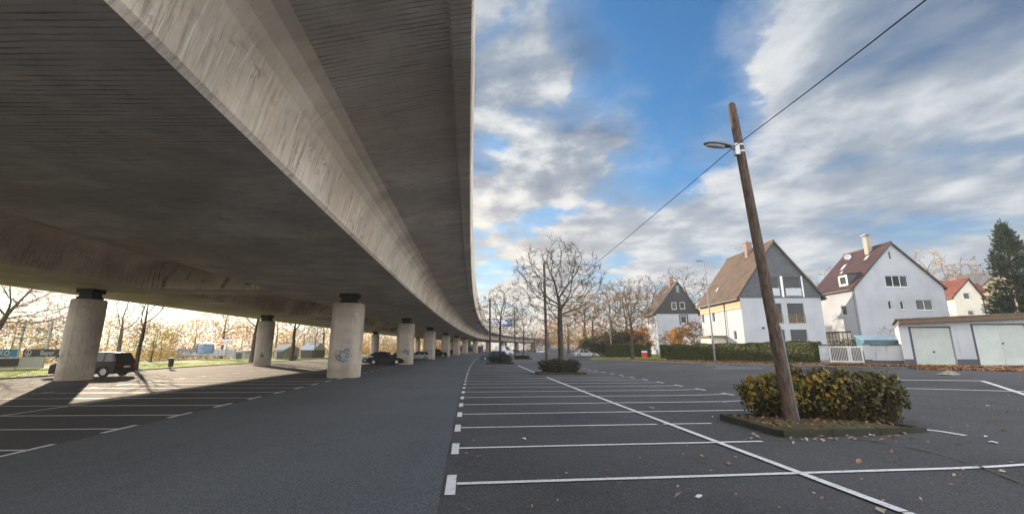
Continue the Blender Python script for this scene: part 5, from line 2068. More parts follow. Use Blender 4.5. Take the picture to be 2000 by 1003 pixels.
    def skylight(self, u, y, w, h):
        n = Vector((-(self.r - self.e), 0, self.rx)).normalized()
        s = Vector((self.rx, 0, self.r - self.e)).normalized()
        c = self.slope_pt(u, y)
        b = MB()
        a = Vector((0, 1, 0))
        for k, (ww, hh, l0, l1) in enumerate(((w, h, 0, .07),)):
            q = [c + a * (i * ww / 2) + s * (j * hh / 2) + n * l for l in (l0, l1) for i, j in ((-1, -1), (1, -1), (1, 1), (-1, 1))]
            b.add(q, ((0, 1, 2, 3), (7, 6, 5, 4), (0, 4, 5, 1), (1, 5, 6, 2), (2, 6, 7, 3), (3, 7, 4, 0)))
        o = b.build('skylight', M['greymetal'], self.rf)
        b = MB()
        q = [c + a * (i * w * .38) + s * (j * h * .4) + n * l for l in (.06, .082) for i, j in ((-1, -1), (1, -1), (1, 1), (-1, 1))]
        b.add(q, ((0, 1, 2, 3), (7, 6, 5, 4), (0, 4, 5, 1), (1, 5, 6, 2), (2, 6, 7, 3), (3, 7, 4, 0)))
        b.build('pane', M['lens'], o)


# ---- slate-gabled house, nearest
Y2 = 51.5
ZG = .8
bl_, br_ = at(1446, 583, Y2), at(1602, 578, Y2)
zsp = (bl_.z + br_.z) / 2 - ZG
ap = at(1508, 468, Y2)
W2 = br_.x - bl_.x
e2_ = (at(1440, 566, Y2).z + at(1604, 573, Y2).z) / 2 - ZG
h2_ = House('detached_house', 'white house with slate-clad gable, brown tiled roof and small balconies', bl_.x, Y2, W2, 11.2, zsp + .35, ap.z - ZG - .35, ZG, (ap.x - bl_.x))
FW = {}
for k, q in {'al': (1487, 541, 1520, 578), 'ar': (1529, 539.5, 1560, 577), 'fl': (1494, 592, 1531, 631), 'fr': (1536, 590, 1574, 630), 'gl': (1503, 643, 1537, 668), 'gr': (1545, 641, 1579, 668)}.items():
    FW[k] = h2_.fbox(*q)
FW = {k: (v[0], v[1], v[2], v[3]) for k, v in FW.items()}
# line the storeys up into two columns
ul0, ul1 = FW['fl'][0], FW['fl'][2]
ur0, ur1 = FW['fr'][0], FW['fr'][2]
for k in 'afg':
    FW[k + 'l'] = (ul0, FW[k + 'l'][1], ul1, FW[k + 'l'][3])
    FW[k + 'r'] = (ur0, FW[k + 'l'][1], ur1, FW[k + 'l'][3])
sd = [h2_.lbox(1369.5, 608, 1376, 630), h2_.lbox(1390, 603, 1397, 628), h2_.lbox(1433, 646, 1440, 663)]
sd = [(v[0], v[1], min(v[2], 11.0), v[3]) for v in sd]
sd = [(a, b_, max(c, a + .7), d) for a, b_, c, d in sd]
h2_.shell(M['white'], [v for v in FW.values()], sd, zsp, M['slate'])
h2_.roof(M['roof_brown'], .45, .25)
gpl = lambda u, v, d: Vector((u, d - .03, v))
for k, v in FW.items():
    hi = k[0] == 'a'
    f = window(h2_.t, gpl if hi else h2_.front, *v, panes=2, blind=.55 if k[0] != 'g' else .8, sill=not hi, depth=.16)
    if k[0] in 'fa':
        b = MB()
        u0, v0, u1, v1 = v
        hgt = (v1 - v0) * .42
        d0 = -.06
        if k[0] == 'f':
            n = 13
            for i in range(n):
                x = u0 + .06 + (u1 - u0 - .12) * i / (n - 1)
                b.b2((x - .032, d0 - .02, v0 + .08), (x + .032, d0 + .01, v0 + hgt))
            b.b2((u0 - .02, d0 - .045, v0 + hgt + .002), (u1 + .02, d0 + .03, v0 + hgt + .07))
            b.b2((u0 - .02, d0 - .045, v0 + .02), (u1 + .02, d0 + .03, v0 + .078))
            b.build('balustrade', pmat('baluster_wood', (.24, .16, .095), .8, .25, 4), h2_.t)
        else:
            b.b2((u0 + .04, -.07, v0 + .05), (u1 - .04, -.05, v0 + hgt))
            b.build('balustrade', pmat('frosted_glass', (.42, .46, .52), .25, .1, 3), h2_.t)
b = MB()
for x in (ul0 - .22, (ul1 + ur0) / 2 - .14, ur1 + .08):
    b.b2((x, -.075, FW['al'][1] - .1), (x + (.16 if x != (ul1 + ur0) / 2 - .14 else .28), -.034, FW['al'][3] + .12))
b.build('window_surround', M['framewhite'], h2_.t)
for v in sd:
    window(h2_.t, h2_.left, *v, panes=1)
# wooden cornice band under the eave of the long side
b = MB()
b.b2((-.10, -.02, zsp - 1.25), (-.004, 11.2, zsp + .05))
b.build('cornice', M['fascia'], h2_.t)
b = MB()
b.tube([(-.16, 3.9, zsp + .1), (-.16, 3.9, .0)], .05, 8)
b.build('downpipe', M['framebrown'], h2_.t, smooth=True)
h2_.chimney(h2_.rx - .5, 4.6, .75, .6, h2_.r - 1.2, h2_.r + 1.0, M['brick'], False)
h2_.skylight(.22, 7.3, .5, .75)
b = MB()
for y, hh in ((7.2, 1.0), (7.9, .8), (8.6, 1.2)):
    p0 = Vector((h2_.rx, y, h2_.r + .2))
    b.tube([p0, p0 + Vector((0, 0, hh))], .02, 6)
    for k in range(4):
        b.tube([p0 + Vector((-.3, 0, hh - .08 * k)), p0 + Vector((.3, 0, hh - .08 * k))], .012, 4)
b.build('antenna', M['greymetal'], h2_.rf)
b = MB()
q = h2_.fpx(1490.5, 640)
b.b2((q[0] - .09, -.16, q[1] - .12), (q[0] + .09, -.004, q[1] + .12))
b.build('wall_lamp', M['darkmetal'], h2_.t)
# entrance porch on the long side
b = MB()
b.b2((-1.9, 4.6, -.2), (-.004, 7.6, 2.5))
o = b.build('porch', M['cream'], h2_.t)
b = MB()
b.b2((-2.2, 4.35, 2.503), (-.004, 7.85, 2.72))
b.build('roof', M['roofboard'], o)

# ---- black-gabled house, farther left
Y1 = 89.0
a1_, b1_ = at(1282, 613.4, Y1), at(1363, 611, Y1)
ap1 = at(1322, 548, Y1)
z1 = (a1_.z + b1_.z) / 2 - ZG
h1_ = House('detached_house', 'far white house with a black-clad gable end and dark tiled roof', a1_.x, Y1, b1_.x - a1_.x, 8.5, z1 + .3, ap1.z - ZG - .35, ZG, ap1.x - a1_.x)
hf = [h1_.fbox(1311, 590, 1322, 604), h1_.fbox(1327, 589.6, 1338.4, 603), h1_.fbox(1329, 616.5, 1342, 631)]
sl_ = [(2.0, hf[2][1] - .1, 2.8, hf[2][3]), (5.2, hf[2][1] - .1, 6.0, hf[2][3]), (2.2, .7, 3.0, 2.0)]
h1_.shell(M['white'], hf, sl_, z1, M['slate_black'])
h1_.roof(M['roof_dark'], .6, .2, kick=.45)
for i, v in enumerate(hf):
    window(h1_.t, gpl if i < 2 else h1_.front, *v, panes=1, sill=i == 2, fw=.10)
for v in sl_:
    window(h1_.t, h1_.left, *v, panes=1)
b = MB()
u0, v0, u1, v1 = hf[2]
b.b2((u0 - .3, -.03, v1 + .01), (u1 + .3, -.004, v1 + .28))
b.b2((u0 - .3, -.03, v0 - .2), (u0 - .01, -.004, v1 + .006))
b.b2((u1 + .01, -.03, v0 - .2), (u1 + .3, -.004, v1 + .006))
b.build('window_surround', M['plinth'], h1_.t)
b = MB()
q = h1_.fpx(1323, 562)
for k in range(6):
    b.b2((q[0] - .3, -.06, q[1] + .24 * k - .9), (q[0] + .3, -.034, q[1] + .24 * k - .7))
b.build('vent', M['greymetal'], h1_.t)
h1_.chimney(h1_.rx - .3, 2.6, .8, .7, h1_.r - 1.4, h1_.r + 1.5, M['brick'], False)
h1_.skylight(.72, 3.0, .6, .8)
# ---- garden wall between the two houses, with a round opening
b = MB()
gx0 = at(1336, 668, 70).x
gw_ = []
circ = [(2.05 + .55 * math.cos(a), 1.05 + .55 * math.sin(a)) for a in [math.pi * 2 * k / 20 for k in range(20)]]
p0, p1 = at(1335, 668, 68), at(1392, 668, 62)
dv = (p1 - p0); dv.z = 0; Lw = dv.length; dv.normalize(); nv = Vector((-dv.y, dv.x, 0))
zc_w = at(1364, 655, 65).z - ZG
circ = [(Lw * .52 + .5 * math.cos(a), zc_w - 1.15 + .5 * math.sin(a)) for a in [math.pi * 2 * k / 20 for k in range(20)]]
out = [(0, -.3), (Lw, -.3), (Lw, zc_w), (0, zc_w)]
pl0 = lambda u, v, d: dv * u + nv * d + Vector((0, 0, v))
wall_sheet(b, out, [circ], pl0, 0, .19)
wall_sheet(b, out, [circ], lambda u, v, d: pl0(u, v, .25), 0, -.06)
b.quad(pl0(0, zc_w, 0), pl0(Lw, zc_w, 0), pl0(Lw, zc_w, .25), pl0(0, zc_w, .25))
t = thing('garden_wall', 'white garden wall with a round opening between the two dark-gabled houses', 'wall', (p0.x, p0.y, ZG))
b.build('wall', M['white'], t, fix=False)
b = MB()
b.loft([[pl0(u, v, d) for u, v, d in ((-.05, zc_w + .003, -.06), (-.05, zc_w + .003, .31), (-.05, zc_w + .12, .31), (-.05, zc_w + .12, -.06))], [pl0(u, v, d) for u, v, d in ((Lw + .05, zc_w + .003, -.06), (Lw + .05, zc_w + .003, .31), (Lw + .05, zc_w + .12, .31), (Lw + .05, zc_w + .12, -.06))]])
b.build('coping', M['kerb'], t)

# ---- red-roofed white house
Y3 = 53.5
a3, b3 = at(1669, 566, Y3), at(1841, 555, Y3)
ap3 = at(1738, 472, Y3)
e3_ = (a3.z + b3.z) / 2 - ZG
h3_ = House('detached_house', 'large plain white gabled house with wine-red roof and small dormer', a3.x, Y3, b3.x - a3.x, 7.6, e3_, ap3.z - ZG - .3, ZG, ap3.x - a3.x)
hf = [h3_.fbox(1728, 538, 1775, 559.5), h3_.fbox(1734, 587.5, 1743.5, 603.5), h3_.fbox(1757, 586.5, 1767, 602), h3_.fbox(1788, 585, 1824, 605)]
dy_ = .25
hf[1] = (hf[1][0], hf[1][1], hf[1][2], hf[1][3]); hf[2] = (hf[2][0], hf[1][1], hf[2][2], hf[1][3])
hl = [h3_.lbox(1647.5, 596, 1655, 615)]
hl = [(min(v[0], 4.2), v[1], min(max(v[2], v[0] + .9), 5.2), v[3]) for v in hl]
h3_.shell(M['white'], hf, hl)
h3_.roof(M['roof_red'], .30, .18)
window(h3_.t, h3_.front, *hf[0], panes=3)
window(h3_.t, h3_.front, *hf[1], panes=1)
window(h3_.t, h3_.front, *hf[2], panes=1)
window(h3_.t, h3_.front, *hf[3], panes=2)
window(h3_.t, h3_.left, *hl[0], panes=1)
b = MB()
q = h3_.fpx(1737, 498)
b.b2((q[0] - .1, -.03, q[1] - .45), (q[0] + .1, -.004, q[1] + .45))
b.build('vent_slit', M['darkmetal'], h3_.t)
h3_.chimney(h3_.rx - .75, 2.6, .60, .62, h3_.r - 2.0, h3_.r + 1.45, M['tan_grey'], True)
h3_.skylight(.72, 1.9, .5, .9)
h3_.skylight(.60, 5.2, .6, 1.2)
h3_.skylight(.45, 4.6, .4, .5)
b = MB()
c = h3_.slope_pt(.80, 5.6) + Vector((-.1, -.1, .45))
b.tube([h3_.slope_pt(.80, 5.6, 0, -.1), c], .03, 8)
rings = []
ax_ = Vector((-.75, -.6, .25)).normalized()
s1 = ax_.orthogonal().normalized(); s2 = ax_.cross(s1)
for rr, k in ((.02, -.10), (.2, -.085), (.34, -.04), (.42, .03), (.40, .035), (.2, -.06), (.02, -.08)):
    rings.append([c + ax_ * k + s1 * (rr * math.cos(2 * math.pi * i / 16)) + s2 * (rr * math.sin(2 * math.pi * i / 16)) for i in range(16)])
b.loft(rings)
b.tube([c - s2 * .4, c + ax_ * .45], .015, 6)
b.build('satellite_dish', M['lens'], h3_.rf, smooth=True)
# dormer on the left slope
b = MB()
yd0, yd1 = .9, 2.5
pz = h3_.slope_pt(.06, 1.7)
x_f = pz.x - .1
zb_d, zt_d = pz.z - .35, pz.z + 1.35
xr_ = h3_.slope_pt(.40, 0).x
b.loft([[Vector((x_f, y, zb_d)), Vector((x_f, y, zt_d)), Vector((xr_, y, zt_d + .12)), Vector((xr_, y, zb_d + .4))] for y in (yd0, yd1)])
o = b.build('dormer', M['slate'], h3_.rf)
pld = lambda u, v, d: Vector((x_f - .04 + d, u, v))
window(o, pld, yd0 + .06, zb_d + .28, yd1 - .06, zt_d - .06, panes=1, depth=.05, sill=False, fw=.22)
b = MB()
b.loft([[Vector((x_f - .25, y, zt_d + .003)), Vector((x_f - .25, y, zt_d + .1)), Vector((xr_ + .05, y, zt_d + .26)), Vector((xr_ + .05, y, zt_d + .125))] for y in (yd0 - .15, yd1 + .15)])
b.build('roof', M['roof_red'], o)
# glazed veranda with a lattice on the left wall
b = MB()
vy0, vy1, vz = 1.7, 5.2, 3.1
for y in [vy0 + (vy1 - vy0) * k / 6 for k in range(7)]:
    b.b2((-1.55, y - .03, -.2), (-1.49, y + .03, vz))
for z in (.5, 1.0, 1.5, 2.0, 2.5, vz):
    b.b2((-1.548, vy0 + .001, z - .022), (-1.492, vy1 - .001, z + .022))
b.b2((-1.7, vy0 - .1, vz + .024), (-.004, vy1 + .1, vz + .13))
for x in (-1.05, -.5):
    b.b2((x - .03, vy0 - .03, -.2), (x + .03, vy0 + .03, vz))
o = b.build('veranda', M['framebrown'], h3_.t)
b = MB()
b.b2((-1.50, vy0 + .05, 0.0), (-.02, vy1 - .05, vz - .03))
b.build('screen', M['cream'], o)
b = MB()
b.tube([(-.1, .25, e3_ - .3), (-.1, .25, 0)], .05, 8)
b.build('downpipe', M['greymetal'], h3_.t, smooth=True)
b = MB()
b.tube([(h3_.W + .1, .1, e3_ - .3), (h3_.W + .1, .1, 0)], .05, 8)
b.build('downpipe', M['greymetal'], h3_.t, smooth=True)

# ---- orange-roofed house, and the tan house by the conifer
Y4 = 64.0
a4, b4 = at(1862, 578, Y4), at(1917, 578, Y4)
ap4 = at(1890, 546, Y4)
h4_ = House('detached_house', 'cream gabled house with orange tiled roof behind the red-roofed house', a4.x, Y4, b4.x - a4.x, 8.0, a4.z - ZG, ap4.z - ZG, ZG, ap4.x - a4.x)
hf = [h4_.fbox(1880, 570.5, 1897, 584.5), h4_.fbox(1889, 605, 1905, 616)]
h4_.shell(M['cream'], hf, [])
h4_.roof(M['roof_orange'], .35, .2)
for v in hf:
    window(h4_.t, h4_.front, *v, panes=1, fw=.12)
c4, d4 = at(1845, 572, Y4 + 2), at(1925, 536, Y4 + 3)
b = MB()
b.b2((h4_.W + .02, 1.0, -.2), (h4_.W + 1.35, 7.0, h4_.e + .6))
o = b.build('side_wing', M['plinth'], h4_.t)
for q0, q1 in (((1905, 568), (1913, 580)), ((1914, 604), (1921, 615))):
    u0, v0 = h4_.fpx(*q0); u1, v1 = h4_.fpx(*q1)
    window(o, lambda u, v, d: Vector((u, .93 + d, v)), min(u0, u1) + .25, min(v0, v1), max(u0, u1) + .25, max(v0, v1), panes=1, depth=.06, sill=False, fw=.12)
b = MB()
zz = h4_.e + .603
b.loft([[Vector((h4_.W - .5, y, zz + .6)), Vector((h4_.W + 1.6, y, zz)), Vector((h4_.W + 1.6, y, zz + .2)), Vector((h4_.W + .5, y, zz + 1.5)), Vector((h4_.W - .5, y, zz + .9))] for y in (.6, 7.4)])
b.build('roof', M['roof_orange'], o)
h4_.chimney(h4_.rx + 1.3, 3.0, 1.1, 1.0, h4_.e, h4_.r + .4, M['white'], False)
Y5 = 80.0
a5, b5 = at(1908, 566, Y5), at(1985, 562, Y5)
h5_ = House('detached_house', 'tan house with grey roof mostly hidden behind the dark conifer', a5.x, Y5, b5.x - a5.x + 3, 8.0, a5.z - ZG, a5.z - ZG + 3.6, ZG)
h5_.shell(M['tan'], [], [])
h5_.roof(M['roof_grey'], .5, .3)
b = MB()
b.tube([(.1, -.08, h5_.e - .3), (.1, -.08, 0)], .05, 8)
b.build('downpipe', M['greymetal'], h5_.t, smooth=True)

# ------------------------------------------------------------------ garages, wall and gate
YG = 27.0
g0 = at(1783, 712, YG)
zg = g0.z
X = lambda px, py: at(px, py, YG).x - g0.x
Zg = lambda px, py: at(px, py, YG).z - zg
slope = .045                                           # the roof climbs a little to the right
gt = thing('garage_row', 'row of low white garages with pale metal doors and weathered flat roof', 'garage', (g0.x, YG, zg), R(-1.0))
xL, xR = -.45, 11.5
doors = [(X(1790, 700), X(1867, 700)), (X(1912, 700), X(1912, 700) + 3.15), (X(1912, 700) + 4.1, X(1912, 700) + 6.6)]
hD = 2.22
b = MB()
holes = []
for a_d, b_d in doors:
    holes.append([(a_d - .17, -.25), (b_d + .02, -.25), (b_d + .02, hD + .09 + a_d * slope), (a_d - .17, hD + .06 + a_d * slope)])
out = [(xL, -.3), (xR, -.3), (xR, 2.45 + xR * slope), (xL, 2.45 + xL * slope)]
pf = lambda u, v, d: Vector((u, d, v))
wall_sheet(b, out, holes, pf, 0, .22)
wall_sheet(b, [(0, -.3), (5.5, -.3), (5.5, 2.4), (0, 2.4)], [], lambda u, v, d: Vector((xL + .80 * u, u, v)))
wall_sheet(b, [(0, -.3), (5.5, -.3), (5.5, 2.9), (0, 2.9)], [], lambda u, v, d: Vector((xR, u, v)))
wall_sheet(b, [(xL + 4.4, -.3), (xR, -.3), (xR, 2.45 + xR * slope), (xL + 4.4, 2.45 + xL * slope)], [], lambda u, v, d: Vector((u, 5.5, v)))
b.build('wall', M['whitedirty'], gt, fix=False)
b = MB()
edges_ = [(xL - .01, doors[0][0] - .172), (doors[0][1] + .022, doors[1][0] - .172), (doors[1][1] + .022, doors[2][0] - .172), (doors[2][1] + .022, xR)]
for u0, u1 in edges_:
    b.b2((u0, -.02, -.3), (u1, -.003, .34))
b.build('plinth', M['plinth'], gt)
ribm = []
for i, (u0, u1) in enumerate(doors):
    top = hD + u0 * slope
    fb_ = MB()
    fb_.b2((u0 - .165, .02, -.2), (u0 - .01, .14, top + .06))
    fb_.b2((u0 - .009, .02, top + .004), (u1 + .012, .14, top + .06))
    d = fb_.build('door_frame', M['plinth'], gt)
    leaves = 2 if i == 1 else 1
    for k in range(leaves):
        a_d = u0 + (u1 - u0) * k / leaves + (.008 if k else 0)
        c_d = u0 + (u1 - u0) * (k + 1) / leaves - (.008 if k < leaves - 1 else 0)
        b = MB()
        if i == 1:
            b.b2((a_d, .085, -.03), (c_d, .12, top))
            # diagonal ribs, clipped to the panel, and a plain foot rail
            sp = .165
            n = int((c_d - a_d + top) / sp)
            z0_, z1_ = .42, top - .04
            for j in range(-2, n + 14):
                s0 = a_d + .04 + j * sp
                p0, p1 = Vector((s0 - (z1_ - z0_), z0_)) if k == 0 else Vector((s0, z0_)), Vector((s0, z1_)) if k == 0 else Vector((s0 - (z1_ - z0_), z1_))
                lo_, hi_ = a_d + .04, c_d - .04
                A1, B1 = p0, p1
                if A1.x > B1.x:
                    A1, B1 = B1, A1
                if B1.x <= lo_ or A1.x >= hi_:
                    continue
                dd = B1 - A1
                if A1.x < lo_:
                    A1 = A1 + dd * ((lo_ - A1.x) / dd.x)
                dd = B1 - A1
                if B1.x > hi_:
                    B1 = A1 + dd * ((hi_ - A1.x) / dd.x)
                if (B1 - A1).length > .04:
                    b.bar((A1.x, .08, A1.y), (B1.x, .08, B1.y), .06, .022, up=(0, 1, 0))
            b.b2((a_d + .02, .068, .30), (c_d - .02, .084, .36))
            b.b2((a_d + .02, .068, .02), (c_d - .02, .084, .08))
        else:
            b.b2((a_d, .10, -.03), (c_d, .12, top))
            n = int((c_d - a_d) / .095)
            for j in range(n):
                x = a_d + .05 + (c_d - a_d - .1) * (j + .5) / n
                b.b2((x - .028, .08, .0), (x + .028, .099, top - .03))
        dr = b.build('garage_door', M['door_metal'], gt)
        if not (i == 1 and k == 0):
            b = MB()
            hx = (a_d + c_d) / 2 if i != 1 else a_d + .08
            hz2 = .78 if i != 1 else 1.28
            b.b2((hx - .035, .045, hz2 - .05), (hx + .035, .08, hz2 + .05))
            b.b2((hx - .09, .02, hz2 - .012), (hx + .05, .044, hz2 + .012))
            b.build('handle', M['darkmetal'], dr)
b = MB()
for (zlo, zhi, y0, x0) in ((2.455, 2.74, -.42, -.75), (2.743, 2.80, -.50, -1.0)):
    b.loft([[Vector((x + (.80 * (y - y0) if x == x0 else 0), y, z + x * slope)) for y, z in ((y0, zlo), (5.7, zlo), (5.7, zhi), (y0, zhi))] for x in (x0, xR + .3)])
b.build('roof', M['roofboard'], gt)
b = MB()
b.loft([[Vector((x, y, z + x * slope)) for y, z in ((-.445, 2.47), (-.423, 2.47), (-.423, 2.73), (-.445, 2.73))] for x in (-.6, xR + .3)])
b.build('fascia', M['framebrown'], gt)

# white wall, gate pillar and gate between the hedge and the garages
w0, w1 = at(1691, 709, 28.6), at(1776, 712, 27.35)
w0.z = w1.z = zg - .02
dv = (w1 - w0); Lw = dv.length; rzw = math.atan2(dv.y, dv.x)
t = thing('garden_wall', 'stained white wall with dark plinth between the gate and the garages', 'wall', w0, rzw)
b = MB()
b.b2((.36, 0, -.3), (Lw - .02, .20, 1.18))
b.b2((0, -.06, -.3), (.355, .30, 1.24))
b.build('wall', M['whitedirty'], t)
b = MB()
b.b2((.36, -.022, -.3), (Lw - .02, -.003, .26))
b.b2((-.02, -.083, -.3), (.375, -.063, .30))
b.build('plinth', M['plinth'], t)
b = MB()
b.b2((.36, -.04, 1.183), (Lw - .02, .24, 1.25))
b.b2((-.04, -.10, 1.243), (.395, .34, 1.31))
b.build('coping', M['kerb'], t)
pL = at(1612, 709, 30.3); pL.z = zg - .02
t = thing('gate_pillar', 'white square gate pillar at the right end of the long hedge', 'pillar', pL, rzw)
b = MB()
b.b2((-.24, -.15, -.3), (.22, .25, 1.20))
b.build('shaft', M['whitedirty'], t)
b = MB()
b.b2((-.28, -.19, 1.203), (.26, .29, 1.28))
b.build('cap', M['kerb'], t)
b = MB()
b.b2((-.25, -.17, -.3), (.23, -.153, .22))
b.build('plinth', M['greymetal'], t)
b = MB()
b.b2((-.06, -.19, .72), (.1, -.155, 1.02))
b.build('letter_box', M['lens'], t)
q0 = pL + Vector((math.cos(rzw), math.sin(rzw), 0)) * .26
q1 = w0 - Vector((math.cos(rzw), math.sin(rzw), 0)) * .04
dv = q1 - q0; dv.z = 0; Lg = dv.length
t = thing('garden_gate', 'white metal double gate with upright bars beside the stained white wall', 'gate', (q0.x, q0.y, zg), math.atan2(dv.y, dv.x))
for k, (a_g, c_g) in enumerate(((.03, Lg * .60), (Lg * .62, Lg - .03))):
    b = MB()
    for x in (a_g + .03, c_g - .03):
        b.b2((x - .03, .03, .08), (x + .03, .09, 1.12))
    b.b2((a_g + .061, .032, 1.05), (c_g - .061, .088, 1.118))
    b.b2((a_g + .061, .032, .10), (c_g - .061, .088, .17))
    fr_ = b.build('gate_leaf', M['framewhite'], t)
    b = MB()
    n = 11 if k == 0 else 7
    for j in range(n):
        x = a_g + .10 + (c_g - a_g - .2) * j / (n - 1)
        b.b2((x - .011, .05, .171), (x + .011, .07, 1.049))
    b.build('bars', M['framewhite'], fr_)
    b = MB()
    b.b2((a_g + .062, .092, .19), (c_g - .062, .10, 1.03))
    b.build('reed_screen', pmat('reed_screen', (.11, .085, .06), .9, .3, 3, stretch=(14, 1, .6)), fr_)
# blue-glazed cold frame behind the wall
c = at(1717, 668, 31.0); c.z = zg
t = thing('cold_frame', 'small blue-sided glazed cold frame behind the stained white wall', 'greenhouse', (c.x, 30.6, zg), rzw * .5)
zt0 = at(1717, 664, 30.6).z - zg
zt1 = at(1717, 655, 31.2).z - zg
b = MB()
b.loft([[Vector((x, y, z)) for y, z in ((0, -.2), (1.3, -.2), (1.3, zt1), (0, zt0))] for x in (-1.15, 1.15)])
b.build('body', M['bluebox'], t)
b = MB()
b.loft([[Vector((x, y, z)) for y, z in ((-.06, zt0 + .002), (1.36, zt1 + .01), (1.36, zt1 + .06), (-.06, zt0 + .05))] for x in (-1.2, 1.2)])
b.build('lid', pmat('pale_blue_glazing', (.28, .41, .50), .2, .1, 2), t)
b = MB()
for x in (-1.15, -.4, .4, 1.15):
    b.b2((x - .025, -.022, .3), (x + .025, -.004, zt0 - .01))
b.build('frame', M['greymetal'], t)
K_shrub.plant('small dark leafless shrub behind the cold frame', at(1742, 668, 33.0) * Vector((1, 1, 0)) + Vector((0, 0, zg)) if False else (at(1742, 668, 33.0).x, 33.0, zg), 2.7, 1, 'leaf_rust', 200, .12, None, .7, 'garden_shrub')
K_shrub.plant('small yellow shrub between the cold frame and the garages', (at(1751, 668, 31.8).x, 31.8, zg), 1.9, 3, 'leaf_gold', 900, .1, None, .5, 'garden_shrub')
make_bush('garden_shrub', 'brown leafless hedge stub behind the white gate', 'shrub', (at(1654, 668, 33.5).x, 33.5, zg), 0, 2.6, 1.0, 1.75, 900, .1, M['leaf_dark'], 91, None, 0, 150)
# ------------------------------------------------------------------ street lamps
def street_lamp(label, base_px, top_px, head=1.0, side=-1):
    p = gp(*base_px)
    tp = at(top_px[0], top_px[1], p.y)
    H_ = tp.z - p.z
    t = thing('street_lamp', label, 'street lamp', p, 0, 'metal street lamps along the street')
    d = Vector((tp.x - p.x, 0, H_))
    b = MB()
    b.tube([d * 0 - Vector((0, 0, .1)), d * .28, d * .281, d * 1.0], [.095, .085, .065, .042], 10)
    b.build('pole', M['greymetal'], t, smooth=True)
    b = MB()
    b.tube([d - Vector((0, 0, .03)), d + Vector((side * .12, -.02, .05)), d + Vector((side * .30, -.05, .06))], .03, 8)
    b.build('arm', M['greymetal'], t, smooth=True)
    lamp_head(t, d + Vector((side * .2, -.04, .06)), Vector((side, -.2, -.04)), .72 * head)
    return t


street_lamp('tall thin steel street lamp before the long hedge, left of the leaning wooden pole', (1397, 706.2), (1375, 511))
street_lamp('steel street lamp on the verge left of the bare brown-leaved tree', (1195, 694), (1187.5, 577), 1.1)
street_lamp('pale far street lamp above the front of the silver car', (1125, 690), (1123, 615), 1.1, 1)
b = MB()
p = gp(1285, 701)
t = thing('sign_post', 'thin white-and-grey marker post at the left end of the long hedge', 'post', p)
b = MB(); b.tube([(0, 0, -.1), (0, 0, 1.9)], .035, 8); b.build('pole', M['greymetal'], t)
b = MB(); b.b2((-.07, -.05, 1.15), (.07, -.036, 1.75)); b.build('plate', M['framewhite'], t)
# red and white advertising stand
p = gp(1259, 698.5)
t = thing('advert_stand', 'red and white street advertising stand at the left end of the hedge', 'sign', p)
b = MB(); b.b2((-.36, -.1, .0), (.36, .1, .72)); b.build('lower_panel', pmat('red_panel', (.62, .03, .05), .4, .1, 3), t)
b = MB(); b.b2((-.35, -.09, .723), (.35, .09, .92)); b.build('upper_panel', M['framewhite'], t)
b = MB(); b.b2((-.35, -.09, .923), (.35, .09, 1.25)); b.build('head_panel', M['darkmetal'], t)

# big blue direction sign beyond the trees, and a traffic signal under it
p = gp(1000, 686.0)
sy = p.y
c = at(975, 630, sy)
t = thing('direction_sign', 'large blue overhead direction sign on posts above the dark blue car', 'sign', (c.x, sy, 0))
wS, hS = (at(999, 630, sy).x - at(948, 630, sy).x), (at(975, 622, sy).z - at(975, 637.5, sy).z)
b = MB(); b.b2((-wS / 2, -.06, c.z - hS / 2), (wS / 2, .06, c.z + hS / 2)); pn = b.build('panel', pmat('sign_blue', (.035, .09, .22), .5, .1, 1), t)
b = MB()
for k, (x0, x1) in enumerate(((-.34, .22), (-.28, .30), (-.34, .1))):
    z = c.z + hS * (.26 - .26 * k)
    b.b2((x0 * wS, -.075, z - .12 * hS / 2), (x1 * wS, -.062, z + .12 * hS / 2))
b.build('lines', M['framewhite'], pn)
b = MB()
for x in (wS * .42,):
    b.tube([(x, .2, -.1), (x, .2, c.z + hS / 2)], .14, 8)
b.bar((-wS * .45, .16, c.z), (wS * .45, .16, c.z), .12, .12)
b.build('post', M['greymetal'], t)

# ------------------------------------------------------------------ beyond the lawn
# sports fence: tall posts with mesh, banners and a low white board
def rail(mb, a, c, r_):
    mb.tube([a, c], r_, 5, cap=False)


def fpt(s, z=0.0):
    return road(s, -42.2, z)


F_S = [26.5 + 2.55 * i for i in range(9)]
t = thing('sports_fence', 'tall steel mesh fence with pale posts beyond the lawn at the far left', 'fence', (0, 0, 0))
for s in F_S:
    b = MB()
    b.tube([fpt(s, -.1), fpt(s, 4.6)], .085, 8)
    b.build('post', M['galv'], t)
b = MB()
for k in range(13):
    z = 1.95 + (4.3 - 1.95) * k / 12
    b.tube([fpt(F_S[0] - 6, z), fpt(F_S[-1], z)], .016 if k % 4 else .03, 4, cap=False)
s = F_S[0] - 6
while s < F_S[-1]:
    b.tube([fpt(s, 1.95), fpt(s, 4.3)], .008, 3, cap=False)
    s += .25
b.build('mesh', M['galv'], t, fix=False)
b = MB()
for s0, s1 in zip([F_S[0] - 6] + F_S[:-1], F_S):
    b.bar(fpt(s0 + .08, .55), fpt(s1 - .08, .55), .03, .95)
for z in (.02, 1.06):
    b.bar(fpt(F_S[0] - 6, z), fpt(F_S[-1], z), .06, .06)
b.build('lower_boards', M['lens'], t)


